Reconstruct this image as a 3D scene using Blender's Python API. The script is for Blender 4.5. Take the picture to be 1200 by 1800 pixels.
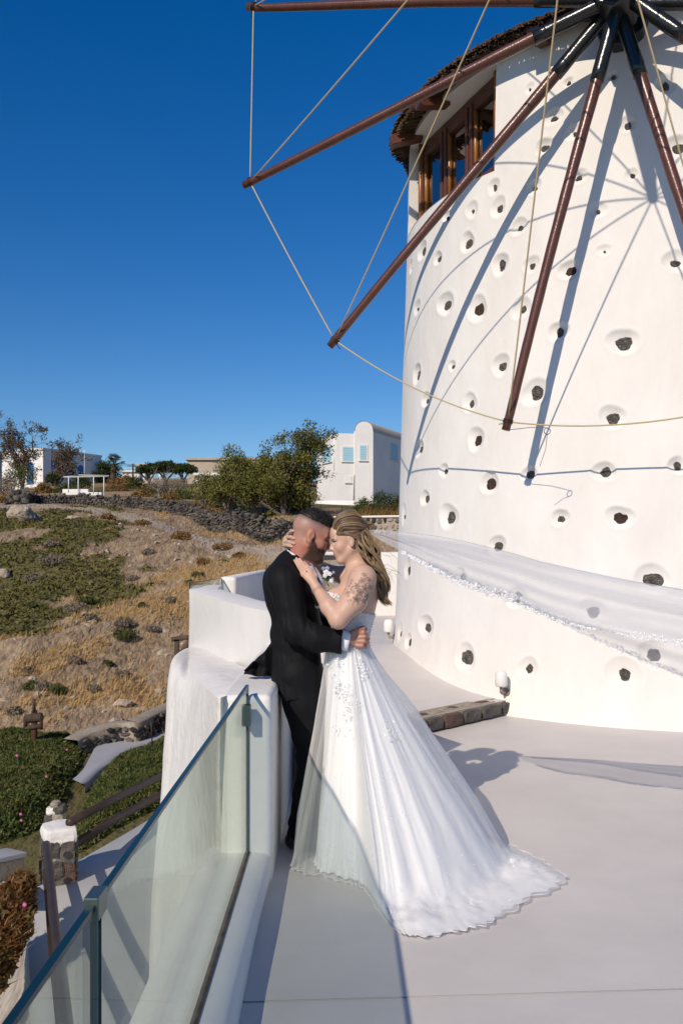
import bpy, bmesh, math, random
import numpy as np
from mathutils import Vector, Matrix

random.seed(7)
RNG = np.random.default_rng(7)
for o in list(bpy.data.objects):
    bpy.data.objects.remove(o)
SC = bpy.context.scene
COL = SC.collection
pi = math.pi

# ------------------------------------------------------------------ camera, light, exposure
F, H, U0, V0 = 1516.7, 1.6, 600.0, 970.0       # photo pixels: focal length, principal column, horizon row; eye height
cd = bpy.data.cameras.new('camera')
cam = bpy.data.objects.new('camera', cd)
COL.objects.link(cam)
cam.location = (0, 0, H)
cam.rotation_euler = (pi / 2, 0, 0)
cd.sensor_fit = 'VERTICAL'
cd.sensor_height = 36.0
cd.lens = 36.0 * F / 1800.0
cd.shift_y = (V0 - 900.0) / 1800.0
cd.clip_start = 0.02
cd.clip_end = 6000
SC.camera = cam

SUN_AZ, SUN_EL = 0.520, 0.605                    # azimuth the light travels to (from +Y towards +X), elevation
SD = Vector((math.sin(SUN_AZ) * math.cos(SUN_EL), math.cos(SUN_AZ) * math.cos(SUN_EL), -math.sin(SUN_EL)))
sl = bpy.data.lights.new('sun', 'SUN')
sl.energy = 4.0
sl.angle = math.radians(0.5)
sl.color = (1.0, 0.875, 0.715)
sun = bpy.data.objects.new('sun', sl)
COL.objects.link(sun)
sun.rotation_euler = SD.to_track_quat('-Z', 'Y').to_euler()
sun.location = (-6, -8, 14)

world = bpy.data.worlds.new('World')
SC.world = world
world.use_nodes = True
wn = world.node_tree
wn.nodes.clear()
sky = wn.nodes.new('ShaderNodeTexSky')
sky.sky_type = 'NISHITA'
sky.sun_disc = False
sky.sun_elevation = SUN_EL
sky.sun_rotation = SUN_AZ + pi
sky.altitude = 300
sky.air_density = 0.9
sky.dust_density = 0.0
sky.ozone_density = 2.6
hs = wn.nodes.new('ShaderNodeHueSaturation')
hs.inputs['Saturation'].default_value = 1.42
hs.inputs['Hue'].default_value = .510
hs.inputs['Value'].default_value = 1.12
bg = wn.nodes.new('ShaderNodeBackground')
bg.inputs['Strength'].default_value = 0.085
wo = wn.nodes.new('ShaderNodeOutputWorld')
tcw = wn.nodes.new('ShaderNodeTexCoord')
mpw = wn.nodes.new('ShaderNodeMapping')
mpw.inputs['Scale'].default_value = (1, 1, .85)
mpw.inputs['Location'].default_value = (0, 0, .012)
wn.links.new(tcw.outputs['Generated'], mpw.inputs[0])
wn.links.new(mpw.outputs[0], sky.inputs['Vector'])
wn.links.new(sky.outputs[0], hs.inputs['Color'])
wn.links.new(hs.outputs[0], bg.inputs['Color'])
wn.links.new(bg.outputs[0], wo.inputs['Surface'])
SC.view_settings.view_transform = 'Standard'
SC.view_settings.look = 'None'
SC.view_settings.exposure = 0.0
SC.view_settings.gamma = 1.0
SC.view_settings.use_curve_mapping = False
SC.render.engine = 'CYCLES'
SC.cycles.max_bounces = 10
SC.cycles.transparent_max_bounces = 24
SC.cycles.use_denoising = True


# ------------------------------------------------------------------ helpers
def at(u, v, Y):
    """world point at depth Y seen at photo pixel (u, v)"""
    return Vector(((u - U0) / F * Y, Y, H - (v - V0) / F * Y))


def on_level(u, v, Z=0.0):
    """world point on the level Z seen at photo pixel (u, v)"""
    return at(u, v, F * (H - Z) / (v - V0))


def mesh_np(name, V, faces, smooth=True):
    """mesh from an N x 3 array and a list of face arrays (M x 3 / M x 4)"""
    V = np.asarray(V, dtype=np.float32).reshape(-1, 3)
    me = bpy.data.meshes.new(name)
    me.vertices.add(len(V))
    me.vertices.foreach_set('co', V.ravel())
    if not isinstance(faces, (list, tuple)) or (len(faces) and np.ndim(faces[0]) == 1):
        faces = [np.asarray(faces)]
    faces = [np.asarray(f, dtype=np.int32) for f in faces if len(f)]
    nl = sum(f.size for f in faces)
    npoly = sum(len(f) for f in faces)
    me.loops.add(nl)
    me.polygons.add(npoly)
    me.loops.foreach_set('vertex_index', np.concatenate([f.ravel() for f in faces]))
    tot = np.concatenate([np.full(len(f), f.shape[1], np.int32) for f in faces])
    start = np.concatenate([[0], np.cumsum(tot)[:-1]]).astype(np.int32)
    me.polygons.foreach_set('loop_start', start)
    me.polygons.foreach_set('loop_total', tot)
    me.polygons.foreach_set('use_smooth', np.full(npoly, bool(smooth)))
    me.update(calc_edges=True)
    me.validate()
    return me


def link(name, me, mat=None, parent=None, loc=None):
    o = bpy.data.objects.new(name, me)
    COL.objects.link(o)
    if mat is not None and me is not None:
        if isinstance(mat, (list, tuple)):
            for m in mat:
                me.materials.append(m)
        elif len(me.materials) == 0:
            me.materials.append(mat)
    if parent is not None:
        o.parent = parent
    if loc is not None:
        o.location = loc
    return o


def tag(o, label=None, cat=None, group=None, kind=None):
    for k, x in (('label', label), ('category', cat), ('group', group), ('kind', kind)):
        if x:
            o[k] = x
    return o


def empty(name, loc=(0, 0, 0), rz=0.0):
    o = bpy.data.objects.new(name, None)
    COL.objects.link(o)
    o.location = loc
    o.rotation_euler = (0, 0, rz)
    o.empty_display_size = 0.1
    return o


class MB:
    """collects simple shapes into one mesh"""

    def __init__(self):
        self.V, self.Q, self.T, self.n = [], [], [], 0

    def add(self, V, Q=(), T=()):
        V = np.asarray(V, float).reshape(-1, 3)
        if len(Q):
            self.Q.append(np.asarray(Q, int) + self.n)
        if len(T):
            self.T.append(np.asarray(T, int) + self.n)
        self.V.append(V)
        self.n += len(V)
        return self

    def box(self, c, s, R=None):
        s = np.asarray(s, float) / 2
        v = np.array([[x, y, z] for z in (-1, 1) for y in (-1, 1) for x in (-1, 1)]) * s
        if R is not None:
            v = v @ np.asarray(R, float).T
        self.add(v + np.asarray(c, float), [[0, 2, 3, 1], [4, 5, 7, 6], [0, 1, 5, 4], [2, 6, 7, 3], [0, 4, 6, 2], [1, 3, 7, 5]])
        return self

    def bar(self, a, b, w, h=None, up=(0, 0, 1)):
        a, b = Vector(a), Vector(b)
        d = (b - a)
        L = d.length
        d.normalize()
        up = Vector(up)
        if abs(d.dot(up)) > .98:
            up = Vector((1, 0, 0))
        s = d.cross(up).normalized()
        u = s.cross(d)
        R = np.array([list(d), list(s), list(u)]).T
        return self.box((a + b) / 2, (L, w, h or w), R)

    def tube(self, pts, r, n=8, cap=True):
        P = np.asarray([list(p) for p in pts], float)
        m = len(P)
        r = np.broadcast_to(np.asarray(r, float), (m,))
        T = np.gradient(P, axis=0)
        T /= np.linalg.norm(T, axis=1)[:, None] + 1e-12
        ref = np.array([0, 0, 1.0]) if abs(T[0, 2]) < .9 else np.array([1.0, 0, 0])
        N = np.cross(T[0], ref)
        N /= np.linalg.norm(N)
        Ns = []
        for i in range(m):
            N = N - T[i] * np.dot(N, T[i])
            N /= np.linalg.norm(N) + 1e-12
            Ns.append(N)
        Ns = np.array(Ns)
        B = np.cross(T, Ns)
        a = np.linspace(0, 2 * pi, n, endpoint=False)
        V = (P[:, None] + r[:, None, None] * (np.cos(a)[None, :, None] * Ns[:, None] + np.sin(a)[None, :, None] * B[:, None])).reshape(-1, 3)
        i, j = np.meshgrid(np.arange(m - 1), np.arange(n), indexing='ij')
        j2 = (j + 1) % n
        Q = np.stack([i * n + j, i * n + j2, (i + 1) * n + j2, (i + 1) * n + j], -1).reshape(-1, 4)
        Tt = []
        if cap:
            V = np.vstack([V, P[:1], P[-1:]])
            k0, k1 = m * n, m * n + 1
            for q in range(n):
                Tt.append([k0, (q + 1) % n, q])
                Tt.append([k1, (m - 1) * n + q, (m - 1) * n + (q + 1) % n])
        return self.add(V, Q, Tt)

    def grid(self, G, close_u=False):
        G = np.asarray(G, float)
        a, b = G.shape[:2]
        i, j = np.meshgrid(np.arange(a if close_u else a - 1), np.arange(b - 1), indexing='ij')
        i2 = (i + 1) % a
        return self.add(G.reshape(-1, 3), np.stack([i * b + j, i2 * b + j, i2 * b + j + 1, i * b + j + 1], -1).reshape(-1, 4))

    def mesh(self, name, smooth=True):
        fs = []
        if self.Q:
            fs.append(np.vstack(self.Q))
        if self.T:
            fs.append(np.vstack(self.T))
        return mesh_np(name, np.vstack(self.V), fs, smooth)

    def build(self, name, mat, parent=None, smooth=True, bevel=0.0):
        o = link(name, self.mesh(name, smooth), mat, parent)
        if bevel:
            bm = o.modifiers.new('soft_edges', 'BEVEL')
            bm.width = bevel
            bm.segments = 3
            bm.limit_method = 'ANGLE'
        return o


def set_attr(me, name, vals):
    a = me.attributes.new(name, 'FLOAT', 'POINT')
    a.data.foreach_set('value', np.asarray(vals, np.float32))


def catmull(P, n):
    """n points along a smooth curve through the rows of P"""
    P = np.asarray(P, float)
    m = len(P)
    t = np.linspace(0, m - 1, n)
    i = np.clip(t.astype(int), 0, m - 2)
    f = (t - i).reshape(-1, *([1] * (P.ndim - 1)))
    p0, p1, p2, p3 = P[np.maximum(i - 1, 0)], P[i], P[i + 1], P[np.minimum(i + 2, m - 1)]
    return .5 * (2 * p1 + (p2 - p0) * f + (2 * p0 - 5 * p1 + 4 * p2 - p3) * f ** 2 + (3 * p1 - p0 - 3 * p2 + p3) * f ** 3)


_S = np.random.default_rng(3)
_ND = _S.normal(size=(6, 12, 3))
_NP = _S.uniform(0, 6.28, size=(6, 12))


def wob(P, freq=1.0, octaves=3):
    """cheap smooth pseudo noise in about -1..1 at the rows of P"""
    P = np.asarray(P, float)
    out = np.zeros(P.shape[:-1])
    amp, tot = 1.0, 0.0
    for o in range(octaves):
        d = _ND[o] * freq * (2.03 ** o)
        s = np.zeros_like(out)
        for k in range(12):
            s += np.sin(P @ d[k] + _NP[o, k])
        out += amp * s / 3.5
        tot += amp
        amp *= .5
    return out / tot


# ------------------------------------------------------------------ materials
def mat(name, col, rough=0.6, spec=0.4, metal=0.0, var=None, vscale=6.0, bump=0.0, bscale=40.0, bdist=0.01, stretch=None, coat=0.0, detail=6.0, sheen=0.0):
    """principled material: colour wandering between col and var with an object-space noise, plus a fine bump"""
    m = bpy.data.materials.new(name)
    m.use_nodes = True
    nt = m.node_tree
    b = nt.nodes['Principled BSDF']
    b.inputs['Base Color'].default_value = (*col, 1)
    b.inputs['Roughness'].default_value = rough
    b.inputs['Specular IOR Level'].default_value = spec
    b.inputs['Metallic'].default_value = metal
    b.inputs['Coat Weight'].default_value = coat
    b.inputs['Sheen Weight'].default_value = sheen
    co = None
    if var is not None or bump:
        tc = nt.nodes.new('ShaderNodeTexCoord')
        co = tc.outputs['Object']
        if stretch:
            mp = nt.nodes.new('ShaderNodeMapping')
            mp.inputs['Scale'].default_value = stretch
            nt.links.new(co, mp.inputs[0])
            co = mp.outputs[0]
    if var is not None:
        n = nt.nodes.new('ShaderNodeTexNoise')
        n.inputs['Scale'].default_value = vscale
        n.inputs['Detail'].default_value = detail
        n.inputs['Roughness'].default_value = .62
        r = nt.nodes.new('ShaderNodeValToRGB')
        r.color_ramp.elements[0].position = .32
        r.color_ramp.elements[1].position = .68
        r.color_ramp.elements[0].color = (*col, 1)
        r.color_ramp.elements[1].color = (*var, 1)
        nt.links.new(co, n.inputs['Vector'])
        nt.links.new(n.outputs[0], r.inputs[0])
        nt.links.new(r.outputs[0], b.inputs['Base Color'])
    if bump:
        n2 = nt.nodes.new('ShaderNodeTexNoise')
        n2.inputs['Scale'].default_value = bscale
        n2.inputs['Detail'].default_value = 5
        bp = nt.nodes.new('ShaderNodeBump')
        bp.inputs['Strength'].default_value = bump
        bp.inputs['Distance'].default_value = bdist
        nt.links.new(co, n2.inputs['Vector'])
        nt.links.new(n2.outputs[0], bp.inputs['Height'])
        nt.links.new(bp.outputs[0], b.inputs['Normal'])
    return m


def mix_attr(m, attr, col, fac=1.0):
    """mix another colour into a material where a mesh attribute is 1"""
    nt = m.node_tree
    b = nt.nodes['Principled BSDF']
    s = b.inputs['Base Color']
    mx = nt.nodes.new('ShaderNodeMix')
    mx.data_type = 'RGBA'
    a = nt.nodes.new('ShaderNodeAttribute')
    a.attribute_name = attr
    if s.is_linked:
        nt.links.new(s.links[0].from_socket, mx.inputs[6])
    else:
        mx.inputs[6].default_value = s.default_value
    mx.inputs[7].default_value = (*col, 1)
    if fac != 1.0:
        mu = nt.nodes.new('ShaderNodeMath')
        mu.operation = 'MULTIPLY'
        mu.inputs[1].default_value = fac
        nt.links.new(a.outputs['Fac'], mu.inputs[0])
        nt.links.new(mu.outputs[0], mx.inputs[0])
    else:
        nt.links.new(a.outputs['Fac'], mx.inputs[0])
    nt.links.new(mx.outputs[2], s)
    return m


def sheer(name, col, opacity, trans=0.45):
    """thin gauze: part see-through, part pale cloth that also lets light through"""
    m = bpy.data.materials.new(name)
    m.use_nodes = True
    nt = m.node_tree
    nt.nodes.clear()
    out = nt.nodes.new('ShaderNodeOutputMaterial')
    tr = nt.nodes.new('ShaderNodeBsdfTransparent')
    df = nt.nodes.new('ShaderNodeBsdfDiffuse')
    df.inputs[0].default_value = (*col, 1)
    tl = nt.nodes.new('ShaderNodeBsdfTranslucent')
    tl.inputs[0].default_value = (*col, 1)
    m1 = nt.nodes.new('ShaderNodeMixShader')
    m1.inputs[0].default_value = trans
    m2 = nt.nodes.new('ShaderNodeMixShader')
    lw = nt.nodes.new('ShaderNodeLayerWeight')
    lw.inputs[0].default_value = .35
    mr = nt.nodes.new('ShaderNodeMapRange')
    mr.inputs[3].default_value = opacity
    mr.inputs[4].default_value = min(1, opacity * 2.6)
    nt.links.new(lw.outputs['Facing'], mr.inputs[0])
    nt.links.new(mr.outputs[0], m2.inputs[0])
    nt.links.new(df.outputs[0], m1.inputs[1])
    nt.links.new(tl.outputs[0], m1.inputs[2])
    nt.links.new(tr.outputs[0], m2.inputs[1])
    nt.links.new(m1.outputs[0], m2.inputs[2])
    nt.links.new(m2.outputs[0], out.inputs[0])
    return m


def glass_mat(name, tint, refl=0.06):
    m = bpy.data.materials.new(name)
    m.use_nodes = True
    nt = m.node_tree
    nt.nodes.clear()
    out = nt.nodes.new('ShaderNodeOutputMaterial')
    tr = nt.nodes.new('ShaderNodeBsdfTransparent')
    tr.inputs[0].default_value = (*tint, 1)
    gl = nt.nodes.new('ShaderNodeBsdfGlossy')
    gl.inputs['Roughness'].default_value = 0.01
    fr = nt.nodes.new('ShaderNodeFresnel')
    fr.inputs[0].default_value = 1.42
    mu = nt.nodes.new('ShaderNodeMath')
    mu.operation = 'MULTIPLY'
    mu.inputs[1].default_value = .45
    mx = nt.nodes.new('ShaderNodeMixShader')
    nt.links.new(fr.outputs[0], mu.inputs[0])
    nt.links.new(mu.outputs[0], mx.inputs[0])
    nt.links.new(tr.outputs[0], mx.inputs[1])
    nt.links.new(gl.outputs[0], mx.inputs[2])
    nt.links.new(mx.outputs[0], out.inputs[0])
    return m


M = {}
M['plaster'] = mat('lime_plaster', (.79, .765, .73), .75, .25, var=(.74, .715, .68), vscale=1.3, bump=.35, bscale=9, bdist=.02)
M['plaster_rough'] = mat('rough_lime_plaster', (.80, .775, .74), .85, .2, var=(.72, .69, .65), vscale=3, bump=.7, bscale=14, bdist=.025, detail=9)
M['tower'] = mat('tower_plaster', (.80, .775, .74), .72, .25, var=(.735, .70, .66), vscale=2.2, bump=.5, bscale=7, bdist=.02, stretch=(1, 1, .45), detail=12)
M['floor'] = mat('grey_floor_paint', (.63, .592, .565), .5, .35, var=(.545, .51, .488), vscale=1.5, detail=13, bump=.12, bscale=30, bdist=.004)
M['ramp'] = mat('ramp_paint', (.42, .42, .43), .6, .3, var=(.37, .37, .39), vscale=1.5, bump=.15, bscale=25, bdist=.005)
M['basalt'] = mat('dark_basalt', (.045, .042, .042), .85, .3, var=(.15, .135, .12), vscale=14, bump=.9, bscale=45, bdist=.02)
M['nichestone'] = mat('niche_basalt', (.075, .069, .064), .9, .2, var=(.40, .365, .32), vscale=2.6, bump=.9, bscale=6, bdist=.3, detail=9)
M['nichered'] = mat('niche_red_lava', (.20, .125, .095), .9, .2, var=(.09, .065, .055), vscale=2.2, bump=.9, bscale=6, bdist=.3, detail=9)
M['redstone'] = mat('reddish_lava_stone', (.16, .095, .07), .85, .3, var=(.07, .05, .045), vscale=14, bump=.9, bscale=45, bdist=.02)
M['mortar'] = mat('rough_mortar', (.42, .36, .29), .9, .2, var=(.26, .22, .17), vscale=18, bump=.8, bscale=60, bdist=.015)
M['pole'] = mat('brown_gloss_paint', (.115, .042, .028), .28, .5, var=(.085, .03, .02), vscale=8, bump=.35, bscale=60, bdist=.004, stretch=(1, 1, 1))
M['black'] = mat('black_gloss_paint', (.010, .010, .011), .22, .55, var=(.018, .017, .016), vscale=10, bump=.45, bscale=50, bdist=.005)
M['rope'] = mat('pale_rope', (.50, .40, .23), .8, .2, bump=.6, bscale=200, bdist=.003)
M['wood'] = mat('red_brown_wood', (.14, .052, .03), .42, .4, var=(.10, .036, .02), vscale=5, bump=.25, bscale=30, bdist=.004, stretch=(1, 1, .15))
M['oak'] = mat('golden_varnished_wood', (.36, .15, .035), .35, .4, var=(.28, .11, .025), vscale=5, stretch=(1, 1, .15))
M['thatch'] = mat('dark_thatch', (.045, .028, .019), .9, .2, var=(.13, .085, .055), vscale=9)
M['pane'] = glass_mat('window_glass', (.35, .4, .45))
M['glass'] = glass_mat('rail_glass', (.91, .96, .915))
M['edge'] = mat('glass_edge', (.006, .030, .042), .25, .25)
M['steel'] = mat('brushed_steel', (.12, .16, .15), .38, .5, metal=.75)
M['whiteplastic'] = mat('white_lamp_shell', (.78, .77, .74), .4, .4)
M['iron'] = mat('painted_iron', (.030, .019, .017), .5, .35, var=(.05, .031, .025), vscale=9)
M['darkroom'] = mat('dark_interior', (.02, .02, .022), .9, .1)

# ------------------------------------------------------------------ terrace floor, raised platform
f = MB()
xs, ys = np.linspace(-.36, 13, 60), np.linspace(-6, 15, 90)
G = np.stack(np.meshgrid(xs, ys, indexing='ij') + [np.zeros((60, 90))], -1)
G[:, :, 0] -= np.clip((ys - 4.25) / .3, 0, 1)[None] * np.linspace(.22, 0, 60)[:, None] ** 1
f.grid(G)
terrace = f.build('terrace_floor', M['floor'])
tag(terrace, kind='structure')
# fine expansion joint scored across the floor paint
j = MB()
a, b = on_level(440, 1758), on_level(1200, 1736)
d = (b - a).normalized()
j.box((a + b * 1.0) / 2 + Vector((.6, .02, .0015)), ((b - a).length + 1.4, .004, .003), np.array([[d.x, -d.y, 0], [d.y, d.x, 0], [0, 0, 1]]))
tag(j.build('floor_joint', mat('joint_line', (.37, .345, .335), .8)), kind='structure')

TC = Vector((3.802, 10.834, 0))
TR0, TK, TFL = 3.126, .028, .143


def tower_r(z):
    return TR0 - TK * z + TFL * np.exp(-np.maximum(z, 0) / .42)


def hit_tower(u, v):
    d = Vector(((u - U0) / F, 1, -(v - V0) / F))
    lo = None
    t = 6.0
    while t < 12:
        p = Vector((0, 0, H)) + d * t
        if (p.xy - TC.xy).length < tower_r(p.z):
            break
        t += .004
    return math.atan2(p.x - TC.x, -(p.y - TC.y)), p.z, t


def tpt(th, z, r=None):
    r = tower_r(z) if r is None else r
    return Vector((TC.x + r * math.sin(th), TC.y - r * math.cos(th), z))


def plat_z(y):
    t = np.clip((y - 8.4) / 2.0, 0, 1)
    return .14 + .31 * (t * t * (3 - 2 * t))


S0, S1 = Vector((-.48, 6.40)), Vector((1.74, 8.60))          # front edge of the raised platform
pm = MB()
NA, NB = 46, 60
G = np.zeros((NA, NB, 3))
for ia, s in enumerate(np.linspace(-.05, 1.35, NA)):
    e = S0.lerp(S1, s)
    for ib, q in enumerate(np.linspace(0, 1, NB) ** 1.2):
        x, y = e.x + (-.35 * (1 - s)) * q * 3, e.y + q * 11.5
        G[ia, ib] = (x, y, plat_z(y))
pm.grid(G)
tag(pm.build('raised_platform', M['floor']), kind='structure')

# stone edged step
step = empty('stone_step', (S0.x, S0.y, 0))
tag(step, 'low step edged with dark basalt blocks running up to the windmill wall', 'step')
ed = (S1 - S0).normalized()
en = Vector((ed.y, -ed.x))
Rm = np.array([[ed.x, -en.x, 0], [ed.y, -en.y, 0], [0, 0, 1]])
L = (S1 - S0).length
b = MB()
mc = S0 + ed * (L / 2) - en * .12
b.box((mc.x - S0.x, mc.y - S0.y, .071), (L, .24, .139), Rm)
b.build('mortar_bed', M['mortar'], step, bevel=.012)


def rough_block(name, size, seed, mtl, parent, loc, R, sub=4, amp=.07):
    """a chipped stone: subdivided box pushed about by noise"""
    bm = bmesh.new()
    bmesh.ops.create_cube(bm, size=1.0)
    bmesh.ops.subdivide_edges(bm, edges=bm.edges[:], cuts=sub, use_grid_fill=True)
    P = np.array([v.co[:] for v in bm.verts])
    n = np.linalg.norm(P, axis=1)[:, None]
    P = P * (1 - .16 * np.clip((n - .5) / .36, 0, 1) ** 2)
    P *= (1 + amp * wob(P + seed * 3.1, 5, 2))[:, None]
    for v, p in zip(bm.verts, P):
        v.co = Vector(p * np.array(size))
    me = bpy.data.meshes.new(name)
    bm.to_mesh(me)
    bm.free()
    o = link(name, me, mtl, parent)
    o.matrix_local = Matrix.LocRotScale(Vector(loc), Matrix(R.tolist()).to_quaternion(), Vector((1, 1, 1)))
    return o


x = 0.02
k = 0
while x < L - .12:
    w = random.uniform(.20, .34)
    w = min(w, L - .02 - x)
    c = S0 + ed * (x + w / 2) + en * .012
    rough_block('stone', (w - .025, .075, .115 + random.uniform(-.012, .006)), k, M['redstone'] if k in (5, 8) else M['basalt'], step, (c.x - S0.x, c.y - S0.y, .072), Rm)
    x += w
    k += 1
x = .02
while x < L - .1:
    w = random.uniform(.1, .2)
    c = S0 + ed * (x + w / 2) - en * random.uniform(.09, .18)
    rough_block('stone', (w - .02, .09, .03), k, M['mortar'] if k % 3 else M['redstone'], step, (c.x - S0.x, c.y - S0.y, .131), Rm, 2)
    x += w
    k += 1

# ------------------------------------------------------------------ windmill
mill = empty('windmill', (TC.x, TC.y, 0))
tag(mill, 'white round windmill tower with thatched roof, dark poles and inset stones', 'windmill')


def rel(p):
    return Vector(p) - Vector((TC.x, TC.y, 0))


NICHE = [  # column, row, height in photo pixels, kind of stone (d dark, r reddish, s small, n nearly plastered over)
    (998, 144, 10, 's'), (972, 205, 30, 's'), (955, 257, 30, 'd'), (1009, 232, 30, 'n'), (1101, 218, 30, 's'), (1076, 134, 18, 's'),
    (1168, 148, 34, 's'), (1191, 256, 38, 'd'), (1015, 310, 28, 's'), (938, 328, 28, 's'), (1110, 306, 22, 's'), (1049, 369, 30, 'n'),
    (875, 364, 36, 's'), (829, 369, 30, 'n'), (867, 328, 28, 's'), (903, 222, 10, 's'), (930, 155, 20, 'n'), (912, 398, 30, 's'),
    (784, 382, 24, 's'), (821, 426, 36, 'd'), (769, 454, 26, 's'), (741, 441, 34, 's'), (879, 465, 38, 'd'), (933, 465, 30, 's'),
    (1000, 474, 36, 'r'), (1061, 440, 22, 'n'), (1185, 459, 38, 's'), (783, 534, 42, 'd'), (839, 543, 46, 'r'), (916, 542, 38, 's'),
    (981, 583, 36, 'd'), (1094, 600, 46, 'D'), (733, 541, 28, 'n'), (732, 658, 40, 'd'), (748, 703, 30, 's'), (795, 643, 20, 's'),
    (880, 642, 38, 'd'), (825, 708, 34, 's'), (940, 690, 48, 'D'), (1075, 733, 44, 'D'), (836, 772, 42, 'r'), (736, 788, 34, 'd'),
    (780, 827, 26, 'd'), (860, 849, 38, 'r'), (929, 833, 26, 'd'), (1061, 829, 36, 'd'), (1189, 818, 30, 'd'), (747, 876, 30, 'd'),
    (788, 908, 46, 'D'), (984, 910, 32, 'd'), (1089, 909, 40, 'r'), (873, 959, 34, 'd'), (1146, 1018, 52, 'D'), (809, 1013, 30, 'd'),
    (907, 1050, 38, 'd'), (1040, 1074, 44, 'd'), (1146, 1150, 50, 'd'), (748, 1101, 44, 'd'), (702, 1112, 36, 's'), (717, 1128, 32, 'd'),
    (817, 1156, 48, 'D'), (926, 1174, 38, 's'), (1095, 1184, 58, 's'), (716, 1000, 40, 's'), (710, 905, 40, 'n'), (722, 470, 24, 's'),
    (1176, 1330, 0, 'x')]
dishes = []
for (u, v, h, kd) in NICHE:
    if kd == 'x':
        continue
    th, z, t = hit_tower(u, v)
    rb = h * t / F * .5 * 1.0
    dishes.append([th, z, max(rb * random.uniform(.95, 1.25), .05), max(rb, .05), kd])
for i in range(46):
    dishes.append([random.uniform(-.10, .45), random.uniform(.5, 6.2), random.uniform(.07, .12), random.uniform(.07, .12), random.choice('ddDsr')])

# window opening on the left shoulder of the tower
WT_R, _z, _t = hit_tower(869, 300)
WZ0 = _z
WZ1 = hit_tower(870, 112)[1]
WT_L = math.radians(-88.5)
thf = np.concatenate([np.linspace(math.radians(-108), math.radians(24), 560), np.linspace(math.radians(24), math.radians(252), 62)[1:-1]])
thf = np.sort(np.unique(np.concatenate([thf, [WT_L, WT_R]])))
zf = np.sort(np.unique(np.concatenate([np.linspace(-.3, 6.85, 520), [WZ0, WZ1]])))
TT, ZZ = np.meshgrid(thf, zf, indexing='ij')
RR = tower_r(ZZ)
base = np.stack([np.sin(TT) * 2.2, np.cos(TT) * 2.2, ZZ], -1)
RR = RR + .010 * wob(base, 1.3, 3)
for th, z, ra, rb, kd in dishes:
    a = (TT - th) * 3.0
    m = (abs(a) < ra * 1.6) & (abs(ZZ - z) < rb * 1.6)
    if not m.any():
        continue
    A, B = a[m], ZZ[m] - z
    ph = np.arctan2(B / rb, A / ra)
    q = np.sqrt((A / ra) ** 2 + (B / rb) ** 2) / (1 + .07 * np.sin(2 * ph + th * 9) + .05 * np.sin(3 * ph + z * 7))
    dep = {'n': .55, 's': .8}.get(kd, 1.0) * min(.044, .42 * rb + .006)
    bowl = np.clip(1 - q ** 2.0, 0, 1) ** 1.0
    rim = np.exp(-((q - 1.12) / .14) ** 2) * .003
    RR[m] -= dep * bowl - rim
V = np.stack([RR * np.sin(TT), -RR * np.cos(TT), ZZ], -1)
na, nb = V.shape[:2]
I, J = np.meshgrid(np.arange(na), np.arange(nb - 1), indexing='ij')
I2 = (I + 1) % na
Q = np.stack([I * nb + J, I2 * nb + J, I2 * nb + J + 1, I * nb + J + 1], -1)
tm = np.where(I2 > I, .5 * (thf[I] + thf[I2]), 9)
zm = .5 * (zf[J] + zf[J + 1])
hole = (tm > WT_L) & (tm < WT_R) & (zm > WZ0) & (zm < WZ1)
tb = MB()
tb.add(V.reshape(-1, 3), Q[~hole])
tb.build('tower_wall', M['tower'], mill)
# reveals of the opening, splayed back to the window plane
tmid = (WT_L + WT_R) / 2
wn_dir = Vector((math.sin(tmid), -math.cos(tmid), 0))
ws_dir = Vector((math.cos(tmid), math.sin(tmid), 0))
half = tower_r(6) * math.sin((WT_R - WT_L) / 2)
dist = tower_r(6) * math.cos((WT_R - WT_L) / 2) - .17


def wpt(s, z, d=0.0):
    return wn_dir * (dist + d) + ws_dir * s + Vector((0, 0, z))


rv = MB()
ths = np.linspace(WT_L, WT_R, 30)
for zz, flip in ((WZ0, 0), (WZ1, 1)):
    r = tower_r(zz)
    G = np.array([[list(rel(tpt(t, zz, r + .004))), list(wpt(half * math.sin(t - tmid) / math.sin((WT_R - WT_L) / 2) * .985, zz))] for t in ths])
    rv.grid(G)
for t, s in ((WT_L, -half * .985), (WT_R, half * .985)):
    G = np.array([[list(rel(tpt(t, z, tower_r(z) + .004))), list(wpt(s, z))] for z in np.linspace(WZ0, WZ1, 8)])
    rv.grid(G)
rv.build('window_reveal', M['plaster'], mill)
win = link('window', None, None, mill)
fw = MB()
Rw = np.array([[ws_dir.x, wn_dir.x, 0], [ws_dir.y, wn_dir.y, 0], [0, 0, 1]])
zc, zh = (WZ0 + WZ1) / 2, WZ1 - WZ0
W2 = half * .985
for s in (-W2 + .05, W2 - .05):
    fw.box(wpt(s, zc, .01), (.10, .09, zh), Rw)
for z in (WZ0 + .04, WZ1 - .05):
    fw.box(wpt(0, z, .01), (2 * W2 - .2, .09, .09), Rw)
fw.build('frame', M['wood'], win, bevel=.004)
NS = 3
cw = (2 * W2 - .2) / NS
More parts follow.
